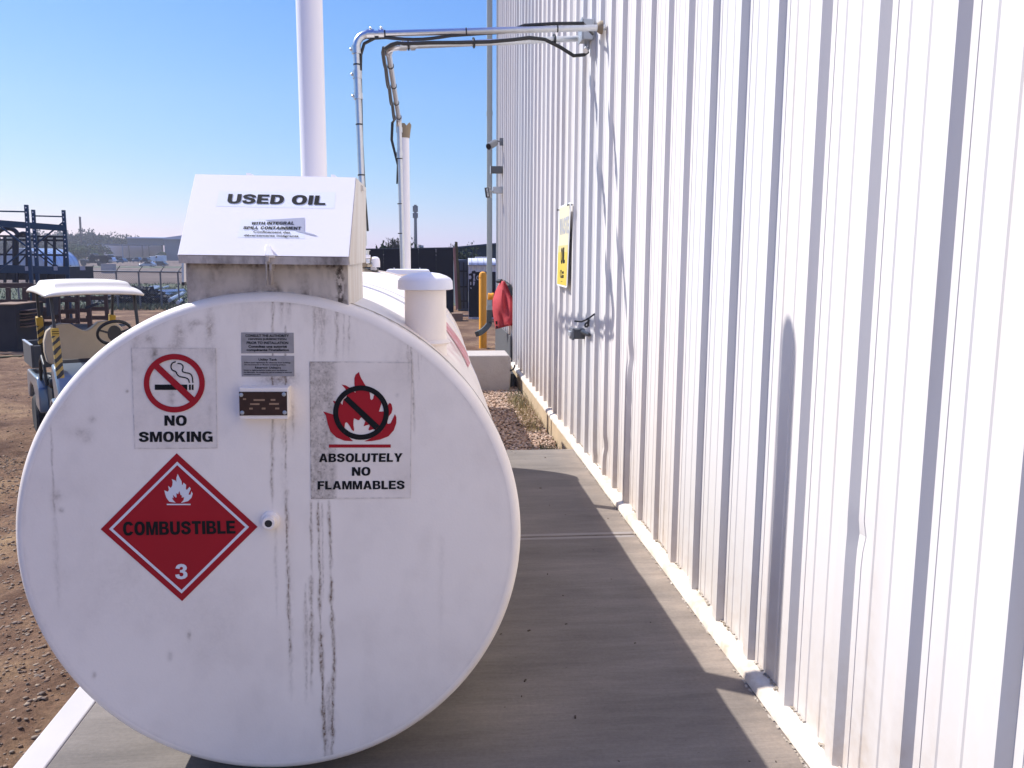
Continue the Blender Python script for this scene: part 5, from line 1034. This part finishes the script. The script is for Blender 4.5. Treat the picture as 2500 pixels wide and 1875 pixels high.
# chain link fence
YFN = 31.5
fe = thing('chain_link_fence', 'chain link fence with barbed wire arms across the yard behind the cart', 'fence', (onY(300, 745, YFN).x, YFN, GZ))
rail = lambda px: onY(px, 661.5+(px-165)*.010, YFN)
MB().tube([rail(-120), rail(470)], .028, 8).build('top_rail', 'fence_grey', fe, True)
for px in (-90, -25, 40, 105, 162, 218, 282, 337, 390, 433):
    a = rail(px)+Vector((0, .04, 0)); MB().tube([a, Vector((a.x, a.y, GZ))], .03, 8).build('post', 'fence_grey', fe, True)
    MB().tube([a, a+Vector((.22, -.2, .20))], .016, 6).build('barb_arm', 'fence_grey', fe)
x0 = rail(-120).x; x1 = rail(470).x; zt = rail(200).z; hgt = zt-GZ; wv = MB(); x = x0-hgt
while x < x1:
    for s in (0, hgt):
        wv.add([(x+s, YFN+.0, GZ), (x+s+.006, YFN, GZ), (x+hgt-s+.006, YFN, zt), (x+hgt-s, YFN, zt)], [(0, 1, 2, 3)])
    x += .075
o = wv.build('wire_mesh', 'fence_grey', fe); o['kind'] = 'stuff'
for k in (.35, .68, 1.): MB().tube([rail(-120)+Vector((.22*k, .04-.2*k, .2*k)), rail(470)+Vector((.22*k, .04-.2*k, .2*k))], .004, 4).build('barbed_wire', 'fence_grey', fe)
for i, (a, b, r) in enumerate((((305, 713), (383, 698), .05), ((330, 714), (388, 700), .07), ((356, 713), (386, 702), .06), ((397, 703), (411, 699), .05), ((372, 712), (448, 708), .07), ((376, 716), (449, 710), .07), ((386, 722), (450, 713), .09), ((414, 733), (447, 716), .08), ((434, 739), (442, 733), .07))):
    A_ = onZ(*a, -.15+.05*(i % 3)); B_ = onZ(*b, -.15+.05*(i % 3))
    o = MB().tube([A_, B_], r, 10).build('scrap_pipe', 'pipe_silver', None, True); tag(o, 'long silver pipe lying on the scrap pile behind the fence', 'pipe', 'silver pipes lying behind the fence')
mb = MB()
for i in range(900):
    px = random.gauss(335, 42); Y = random.uniform(33.3, 39); k = max(0, 1-((px-335)/95)**2); c = onY(px, 720, Y); z = GZ+random.random()*.55*k; s = random.uniform(.05, .22)
    d = Vector((random.gauss(0, 1), random.gauss(0, 1), random.gauss(0, .4))).normalized()*s; mb.bar(Vector((c.x, Y, z))-d, Vector((c.x, Y, z))+d, s*.8, s*.4)
o = mb.build('scrap_pile', 'scrap_dark'); o['kind'] = 'stuff'; o['label'] = 'dark heap of scrap behind the chain link fence'
a = onY(258, 720, 33.2); o = MB().prism([onY(258, 716, 33), onY(264, 712, 33), onY(283, 714, 33), onY(274, 721, 33), onY(261, 723, 33)], (0, .3, 0)).build('cream_panel', 'cream_plastic'); tag(o, 'cream plastic shell lying against the fence', 'plastic shell')
zf = lambda x, y: GZ
tufts('fence_weeds', 1800, lambda: (random.uniform(onY(150, 700, 32).x, onY(470, 700, 32).x), random.uniform(30.5, 33)), .05, .22, .012, 'green_weed', 'weeds growing along the fence line', zf)
tufts('field_grass', 5000, lambda: (random.uniform(-34, -8), random.uniform(34, 61)), .06, .2, .03, 'green_weed', 'rough grass of the field behind the fence', zf)

# ================================================================== FAR LEFT
def far(px, py, Y): return onY(px, py, Y)
hut = thing('quonset_hut', 'pale blue arched metal quonset hut beyond the fence', 'hut', (far(80, 655, 145).x, 145, GZ))
n_ = 18; A_ = [far(50+60*math.cos(t), 656-49*math.sin(t), 140) for t in np.linspace(0, math.pi, n_)]; B_ = [far(137+57*math.cos(t), 655-47*math.sin(t), 152) for t in np.linspace(0, math.pi, n_)]
MB().add(A_+B_, [(i, i+1, n_+i+1, n_+i) for i in range(n_-1)]).build('arched_shell', 'hut_metal', hut, True)
MB().poly([A_]).build('end_wall', 'hut_end', hut); MB().poly([B_]).build('end_wall', 'hut_end', hut)
for k in range(0, 9):
    t = k/8; MB().tube([p.lerp(q, t)*1.0 for p, q in zip(A_, B_)], .10, 5).build('shell_rib', 'hut_end' if k in (0, 8) else 'hut_metal', hut)
sh = thing('storage_shed', 'long grey metal shed with open bays far behind the parked cars', 'shed', (far(380, 650, 232).x, 232, GZ))
def fbx(x0, x1, y0, y1, Y, dY, m, nm, par, zb=None):
    a = far(x0, y0, Y); b = far(x1, y1, Y); return MB().box(a.x, b.x, Y, Y+dY, b.z if zb is None else zb, a.z).build(nm, m, par)
fbx(400, 560, 583, 650, 230, 20, 'shed_grey', 'closed_bay', sh, GZ); fbx(311, 400, 582, 599, 232, 1, 'shed_grey', 'fascia', sh); 
MB().prism([far(308, 582, 231), far(400, 583, 231), far(400, 580, 231), far(310, 579, 231)], (0, 22, .6)).build('roof', 'shed_roof', sh)
MB().prism([far(398, 584, 229), far(560, 584, 229), far(560, 570, 229), far(455, 573, 229), far(398, 580.5, 229)], (0, 22, .3)).build('roof', 'shed_roof', sh)
fbx(250, 400, 598, 640, 252, .5, 'shed_inside', 'back_wall', sh, GZ); fbx(214, 312, 595, 598, 233, 18, 'shed_grey', 'eave_beam', sh)
for x in (214, 250, 298, 313, 346, 362, 394): fbx(x, x+(3.4 if x > 300 else 2.4), 597, 650, 233+(x % 2)*8, .6, 'tape_brown' if x > 300 else 'shed_roof', 'column', sh, GZ)
pt = MB().add([(-300, 183.5, -.285), (200, 183.5, -.285), (200, 189, .59), (-300, 189, .59), (200, 700, .6), (-300, 700, .6)], [(0, 1, 2, 3), (3, 2, 4, 5)]).build('raised_yard', 'far_dirt'); struct(pt, label='slightly raised bare lot in front of the open shed')
def car(px0, px1, pyb, h, m, label, cat='car', van=False, zoff=0):
    GZ = -.29 if pyb > 648 else .6
    A_ = onZ(px0, pyb, GZ); Y = A_.y; L = onY(px1, pyb, Y).x-A_.x; hh = h*Y/F; Wd = 1.8
    t = thing('parked_car' if not van else 'parked_van', label, cat, (A_.x, Y, GZ))
    X = lambda f: A_.x+L*f; z = lambda f: GZ+hh*f
    body = [(0, .2), (.0, .42), (.06, .52), (.27, .58), (.92, .60), (1., .52), (1., .2)] if not van else [(0, .15), (0, .5), (.10, .62), (.16, .98), (1, 1.), (1, .15)]
    MB().prism([(X(a), Y, z(b)) for a, b in body], (0, Wd, 0)).build('body', m, t, bevel=.05)
    if not van:
        MB().prism([(X(a), Y+.12, z(b)) for a, b in [(.25, .58), (.38, .94), (.45, 1.), (.72, 1.), (.80, .95), (.93, .60)]], (0, Wd-.24, 0)).build('roof', m, t, bevel=.05)
        MB().prism([(X(a), Y+.10, z(b)) for a, b in [(.32, .62), (.41, .91), (.73, .91), (.85, .62)]], (0, .02, 0)).build('side_window', 'glass_dark', t)
    else: MB().prism([(X(a), Y-.02, z(b)) for a, b in [(.13, .64), (.18, .92), (.34, .92), (.34, .64)]], (0, .02, 0)).build('side_window', 'glass_dark', t)
    for f in (.18, .80):
        wr = min(1, L/4.2); w = MB().lathe([(.30*wr, -.02), (.31*wr, .1), (.30*wr, .2)], 'y', (X(f), Y-.02, GZ+.31*wr), 14).build('wheel', 'tyre', t, True); MB().lathe([(.17*wr, -.03), (.17*wr, 0)], 'y', (X(f), Y-.02, GZ+.31*wr), 12).build('rim', 'galvanized_dull', w)
    return t
car(338, 376, 652, 13, 'car_silver', 'silver car parked in front of the others by the shed')
car(368, 405, 651.5, 13, 'car_dark', 'dark car parked at the right end just left of the tank hood')
car(341, 362, 641.5, 12, 'car_dark', 'black hatchback parked behind the silver car'); car(322, 341, 641, 12, 'car_blue', 'teal car parked left of the black hatchback')
car(362, 378, 640.5, 14, 'car_white', 'white pickup van nose to the left behind the cars', 'van', True); car(376, 400, 640.5, 16, 'container_white', 'grey white box truck beside the shed corner', 'truck', True)
car(262, 276, 641.5, 13, 'car_white', 'small white car parked alone left of the row'); car(283, 303, 642.5, 11, 'car_blue', 'low blue car parked near the middle of the yard'); car(300, 322, 640, 10, 'scrap_dark', 'dark brown car parked left of the teal car')
def truck(px0, px1, py0, pyb, label):
    GZ = -.29 if pyb > 648 else .6
    A_ = onZ(px0, pyb, GZ); Y = A_.y; b = onY(px1, py0, Y); t = thing('parked_truck', label, 'truck', (A_.x, Y, GZ)); L = b.x-A_.x
    MB().box(A_.x+L*.22, b.x, Y, Y+2.4, GZ+.6, GZ+(b.z-GZ)*.8).build('load_bed', 'scrap_dark', t, bevel=.05); MB().prism([(A_.x, Y, GZ+.5), (A_.x, Y, GZ+1.3), (A_.x+L*.06, Y, b.z), (A_.x+L*.2, Y, b.z), (A_.x+L*.2, Y, GZ+.5)], (0, 2.3, 0)).build('cab', 'car_dark', t, bevel=.08)
    for f in (.12, .7, .85): MB().lathe([(.45, 0), (.45, .3)], 'y', (A_.x+L*f, Y-.02, GZ+.45), 14).build('wheel', 'tyre', t)
truck(219, 262, 619, 641.5, 'black flatbed truck parked below the distant trees'); truck(262, 286, 622, 640.5, 'dark truck behind the small white car'); truck(196, 262, 634, 650, 'long dark low loader just right of the quonset hut')
o = MB().box(far(246, 647, 100).x, far(275, 647, 100).x, 100, 101, GZ, far(246, 644, 100).z).build('concrete_slab_pile', 'concrete_block'); tag(o, 'low pale slab lying beyond the fence', 'slab')
gt = MB().prism([far(375, 625, 228), far(400, 625, 228), far(400, 617, 228), far(392, 615, 228)], (0, 3, 0)).build('green_canopy', 'leaf_light'); tag(gt, 'small green canopy beside the shed wall', 'canopy')
def crown_mesh(seed, n, cl, sz, conifer=False):
    r = np.random.default_rng(seed); V = []; Fc = []
    cs = [(r.normal(0, .30), r.normal(0, .30), r.uniform(.25, .85), r.uniform(.14, .30)) for _ in range(cl)]
    for i in range(n):
        if conifer: h = r.uniform(.08, 1)**1.2; w = .30*(1.02-h)*r.uniform(.3, 1); a = r.uniform(0, 6.28); p = np.array([w*math.cos(a), w*math.sin(a), h])
        else: c = cs[r.integers(cl)]; d = r.normal(0, 1, 3); d /= np.linalg.norm(d); p = np.array(c[:3])+d*c[3]*r.uniform(.45, 1.05)
        u_ = r.normal(0, 1, 3); u_ /= np.linalg.norm(u_); v_ = np.cross(u_, r.normal(0, 1, 3)); v_ /= np.linalg.norm(v_); s = sz*r.uniform(.5, 1.3); k = len(V)
        V += [tuple(p-u_*s-v_*s*.6), tuple(p+u_*s-v_*s*.6), tuple(p+u_*s*.6+v_*s), tuple(p-u_*s*.7+v_*s)]; Fc.append((k, k+1, k+2, k+3))
    me = bpy.data.meshes.new('crown'); me.from_pydata(V, [], Fc); return me
CR = [crown_mesh(s, 1300, 11, .03) for s in range(4)]; CRL = [m.copy() for m in CR[:2]]; CON = [crown_mesh(9, 800, 1, .03, True)]
for m in CR+CON: m.materials.append(MATS['leaf'])
for m in CRL: m.materials.append(MATS['leaf_light'])
TR = MB().tube([(0, 0, 0), (.01, 0, .25), (-.005, 0, .6)], [.022, .017, .006], 6).bar((0, 0, .25), (.16, .05, .5), .012).bar((0, 0, .3), (-.15, .04, .55), .012)
tm = bpy.data.meshes.new('trunk'); tm.from_pydata(TR.v, [], TR.f); tm.materials.append(MATS['bark'])
def tree(px, pyt, Y, wid, me, label, grp):
    gz = .5 if Y > 190 else GZ; b = Vector((onY(px, 640, Y).x, Y, gz)); hgt = onY(px, pyt, Y).z-gz; t = thing('tree', label, 'tree', b, grp); t.scale = (wid, wid, hgt); t.rotation_euler.z = random.uniform(0, 6.28)
    for nm, m in (('crown', me), ('trunk', tm)): o = bpy.data.objects.new(nm, m); C.objects.link(o); o.parent = t
for i in range(40):
    px = -30+i*9.2+random.uniform(-3, 3); yt = 572+6*math.sin(i*.9)+random.uniform(-6, 5)+(9 if px > 265 else 0)+(14 if px < 60 else 0)
    tree(px, yt, random.uniform(258, 300), random.uniform(7, 11), CR[i % 4], 'broad dark tree in the distant tree line', 'trees on the horizon')
for i in range(13): tree(100+i*11+random.uniform(-4, 4), 598+random.uniform(-4, 6), random.uniform(205, 225), random.uniform(5, 8), CR[i % 4], 'darker tree standing in front of the tree line', 'nearer trees beyond the quonset hut')
for x, y, k in ((190, 598, 0), (238, 612, 1), (180, 604, 1)): tree(x, y, 198, 5, CRL[k], {190: 'bright green tree left of the open shed', 238: 'small bright green bush tree by the black truck', 180: 'light green tree just right of the blue rack'}[x], 'light green trees')
for i in range(6): tree(18+i*19, 590+random.uniform(-6, 4), 185, 5, CON[0], 'pointed conifer behind the quonset hut', 'conifers behind the quonset hut')
tree(98, 566, 240, 4, CON[0], 'tall thin conifer rising above the blue rack', None)
for px, y0, Y, r, lab, xa in ((195, 529, 240, .28, 'tall leaning utility pole above the trees', 3), (201, 556, 300, .12, 'thin distant mast right of the tall pole', 0), (258, 571, 280, .18, 'short utility pole with crossarm in the middle of the tree line', 0), (309, 571, 280, .2, 'short utility pole with crossarm beside the shed roof', 0)):
    a = onY(px, y0, Y); b = Vector((onY(px+xa*1., 600, Y).x, Y, GZ)); t = thing('utility_pole', lab, 'pole', b)
    MB().tube([a, b], r, 8).build('pole', 'bark', t)
    if y0 > 560: MB().bar(a+Vector((-.9, 0, -.4)), a+Vector((.9, 0, -.4)), .15, .15).build('crossarm', 'bark', t)

# ================================================================== YARD RIGHT
bf = thing('black_screen_fence', 'tall black screened fence closing the yard behind the tanks', 'fence', (-1, 28, GZ))
a = onY(850, 609, 28); b = onY(1107, 605, 28)
nP = 6
for i in range(nP):
    p = a.lerp(b, i/nP); q = a.lerp(b, (i+1)/nP-.0015); MB().prism([(p.x, 28, GZ), (q.x, 28, GZ), (q.x, 28, q.z), ((p.x+q.x)/2, 28, (p.z+q.z)/2-.01), (p.x, 28, p.z)], (0, .02, 0)).build('screen_panel', 'black_screen', bf)
MB().bar(a+Vector((0, .06, 0)), b+Vector((0, .06, 0)), .04, .04).build('top_rail', 'grey_box', bf)
o = MB().prism([onY(1106.5, 606, 25.6), onY(1111.5, 602, 25.6), onY(1119, 752, 25.6), onY(1113, 759, 25.6)], (0, .09, 0)).build('leaning_plank', 'wood_pink'); tag(o, 'pinkish plank leaning against the mossy post', 'plank')
o = MB().prism([onY(1110.5, 590, 25.9), onY(1117, 590.5, 25.9), onY(1127, 755, 25.9), onY(1118.5, 755, 25.9)], (0, .12, 0)).build('mossy_post', 'wood_moss'); tag(o, 'tall dark mossy wooden post at the end of the black fence', 'post')
a = onZ(1103, 781, -.25); b = onY(1130, 765, a.y); o = MB().box(a.x, b.x, a.y, a.y+.4, GZ, b.z).build('timber_block', 'wood_tan', None, bevel=.01); tag(o, 'short tan timber block on the dirt before the black fence', 'timber block')
kc = thing('grey_container', 'dark grey shipping container behind the mossy post', 'container', (onY(1130, 757, 30).x, 30, GZ))
a = onY(1118, 634, 30); b = onY(1143, 634, 30); MB().box(a.x, b.x, 30, 36, GZ, a.z).build('body', 'container_grey', kc, bevel=.02)
for x in (1121, 1132, 1141): c = onY(x, 640, 29.96); MB().bar((c.x, 29.96, c.z), (c.x, 29.96, GZ+.1), .04, .04, (0, 1, 0)).build('lock_rod', 'scrap_dark', kc)
for y in (662, 700, 735): c = onY(1119, y, 29.95); d_ = onY(1142, y, 29.95); MB().bar(c, d_, .02, .05).build('door_rib', 'scrap_dark', kc)
wc = thing('white_container', 'white corrugated container with rounded white roof segments by the downspout', 'container', (onY(1165, 757, 26).x, 26, GZ))
a = onY(1143.5, 648, 26); xr = onY(1215, 648, 26).x; prf = []; x = a.x; k = 0
while x < xr: prf += [(x, 26-.03*(k % 2), 0), (x+.05, 26-.03*(k % 2), 0)]; x += .09; k += 1
mb = MB(); z0_, z1_ = GZ, a.z
mb.add([(p[0], p[1], z0_) for p in prf]+[(p[0], p[1], z1_) for p in prf], [(i, i+1, len(prf)+i+1, len(prf)+i) for i in range(len(prf)-1)]).build('corrugated_side', 'container_white', wc)
MB().box(a.x+.02, xr, 26.05, 26.35, GZ, z1_-.02).build('body', 'container_white', wc)
zt_ = onY(1143, 631, 26).z; segs = [1143.5, 1152, 1167, 1181.5, 1196, 1211]
for s0, s1 in zip(segs[:-1], segs[1:]):
    p = onY(s0, 640, 25.9).x+.006; q = onY(s1, 640, 25.9).x-.006; arc = [(25.85+.45*(1-math.cos(t)), z1_+.01+(zt_-z1_)*math.sin(t)) for t in np.linspace(0, math.pi/2, 7)]
    MB().prism([(p, y, z) for y, z in arc]+[(p, 26.3, z1_+.01)], (q-p, 0, 0)).build('roof_segment', 'container_white', wc, True)
for i in range(9): c = onY(1161+i*3.7, 631, 27); MB().lathe([(.022, -.1), (.022, .03), (.010, .055)], 'z', (c.x, 27, c.z), 8).build('white_spike', 'container_white', wc, True)
bb = thing('black_painted_board', 'black board with white painted ring and shapes in front of the white container', 'board', (onY(1160, 757, 25).x, 25, GZ))
pl_ = lambda x, y: onY(x, y, 25)
c11 = lambda x, y: (1080+x*.10848, 580+y*.10848)
MB().prism([pl_(*c11(*p)) for p in ((595, 815), (655, 800), (665, 755), (735, 740), (760, 775), (900, 765), (1200, 770), (1200, 1790), (595, 1790))], (0, .04, 0)).build('board', 'black_screen', bb)
pl2 = lambda x, y: onY(x, y, 24.99)
mb = MB()
for L_ in (ringp(622, 895, 33, 42, 20), [(690, 815), (740, 815), (725, 880), (740, 975), (690, 970), (705, 890)], [(625, 995), (650, 1000), (650, 1070), (625, 1065)], [(690, 985), (735, 995), (720, 1075), (692, 1080)], [(620, 1120), (660, 1130), (650, 1160)]): mb.poly([[pl2(*c11(*p)) for p in L_]])
mb.build('white_painted_shapes', 'grey_print', bb)
MB().poly([[pl2(*c11(*p)) for p in ringp(800, 905, 36, 52, 20)], [pl2(*c11(*p)) for p in ringp(806, 905, 24, 38, 20)]]).build('white_ring', 'grey_print', bb)
ns_ = thing('navy_shed', 'dark navy shed with sloping roof edge beyond the white container', 'shed', (onY(1160, 640, 48).x, 48, GZ))
MB().prism([(onY(1108, 640, 48).x, 48, GZ), (onY(1300, 640, 48).x, 48, GZ), onY(1300, 588, 48), onY(1186, 599, 48), onY(1108, 605.5, 48)], (0, 12, 0)).build('wall', 'navy_shed', ns_)
MB().bar(onY(1108, 604.5, 47.9), onY(1300, 587, 47.9), .3, .08).build('roof_edge', 'rack_blue', ns_)
for px, yt, Y, wd, m, lab in ((1135, 606, 44, 1.4, CR[0], 'dark bushy tree against the navy shed'), (1150, 612, 44, 1.2, CR[1], 'low bush tree against the navy shed right of the dark one'), (960, 586, 42, 1.5, CR[2], 'leafy bush tree rising above the black fence left of the white pipe'), (1003, 588, 42, 1.1, CR[3], 'small bush tree at the foot of the tower above the black fence'), (1017, 595, 44, .8, CR[0], 'tiny treetop just right of the tower foot'), (1062, 603, 60, 1.2, CR[1], 'low treetop showing above the black fence middle'), (1093, 600, 60, 1.4, CR[2], 'low treetop beside the mossy post')):
    tree(px, yt, Y, wd, m, lab, None)
o = MB()
for i in range(46):
    c = onY(random.uniform(945, 985), 605, 42); p = onY(random.uniform(935, 992), random.uniform(577, 596), 42); o.tube([c, c.lerp(p, .5)+Vector((random.uniform(-.1, .1), 0, 0)), p], [.02, .012, .005], 4)
o = o.build('bare_branches', 'bark'); tag(o, 'thin bare branches sticking up from the bush above the black fence', 'branches')
tw = thing('cell_tower', 'slim cell tower pole with two antenna clusters above the black fence', 'tower', (onY(1014, 600, 190).x, 190, GZ))
a = onY(1014, 500, 190); MB().tube([a, Vector((onY(1014.5, 600, 190).x, 190, GZ))], [.30, .42], 12).build('pole', 'grey_box', tw, True)
for yy, hh in ((510, 14), (526, 12)):
    for dx in (-4.5, -1.5, 2.5, 4.5):
        c = onY(1014+dx, yy, 189.6+abs(dx)*.05); hz_ = hh*.5*190/F; MB().box(c.x-.16, c.x+.16, c.y, c.y+.25, c.z-hz_, c.z+hz_).build('antenna', 'grey_box', tw)
    MB().lathe([(.5, -.1), (.5, .1)], 'z', onY(1014, yy+4, 190), 12).build('platform', 'grey_box', tw)
o = fbx(1022, 1034, 599, 612, 150, 4, 'hut_end', 'distant_building', None); tag(o, 'tiny grey flat building right of the tower foot', 'building')
# ------------------------------------------------------------------ air
hz = MB().box(-260, 220, -40, 330, -1.6, 60).build('haze', None); hz['kind'] = 'stuff'; hz['label'] = 'thin summer haze in the air'
m = bpy.data.materials.new('haze'); m.use_nodes = True; N = m.node_tree; N.nodes.remove(N.nodes['Principled BSDF']); v = N.nodes.new('ShaderNodeVolumePrincipled')
v.inputs['Color'].default_value = (.90, .90, 1, 1); v.inputs['Density'].default_value = .0007; v.inputs['Anisotropy'].default_value = .3
N.links.new(v.outputs[0], N.nodes['Material Output'].inputs['Volume']); hz.data.materials.append(m)
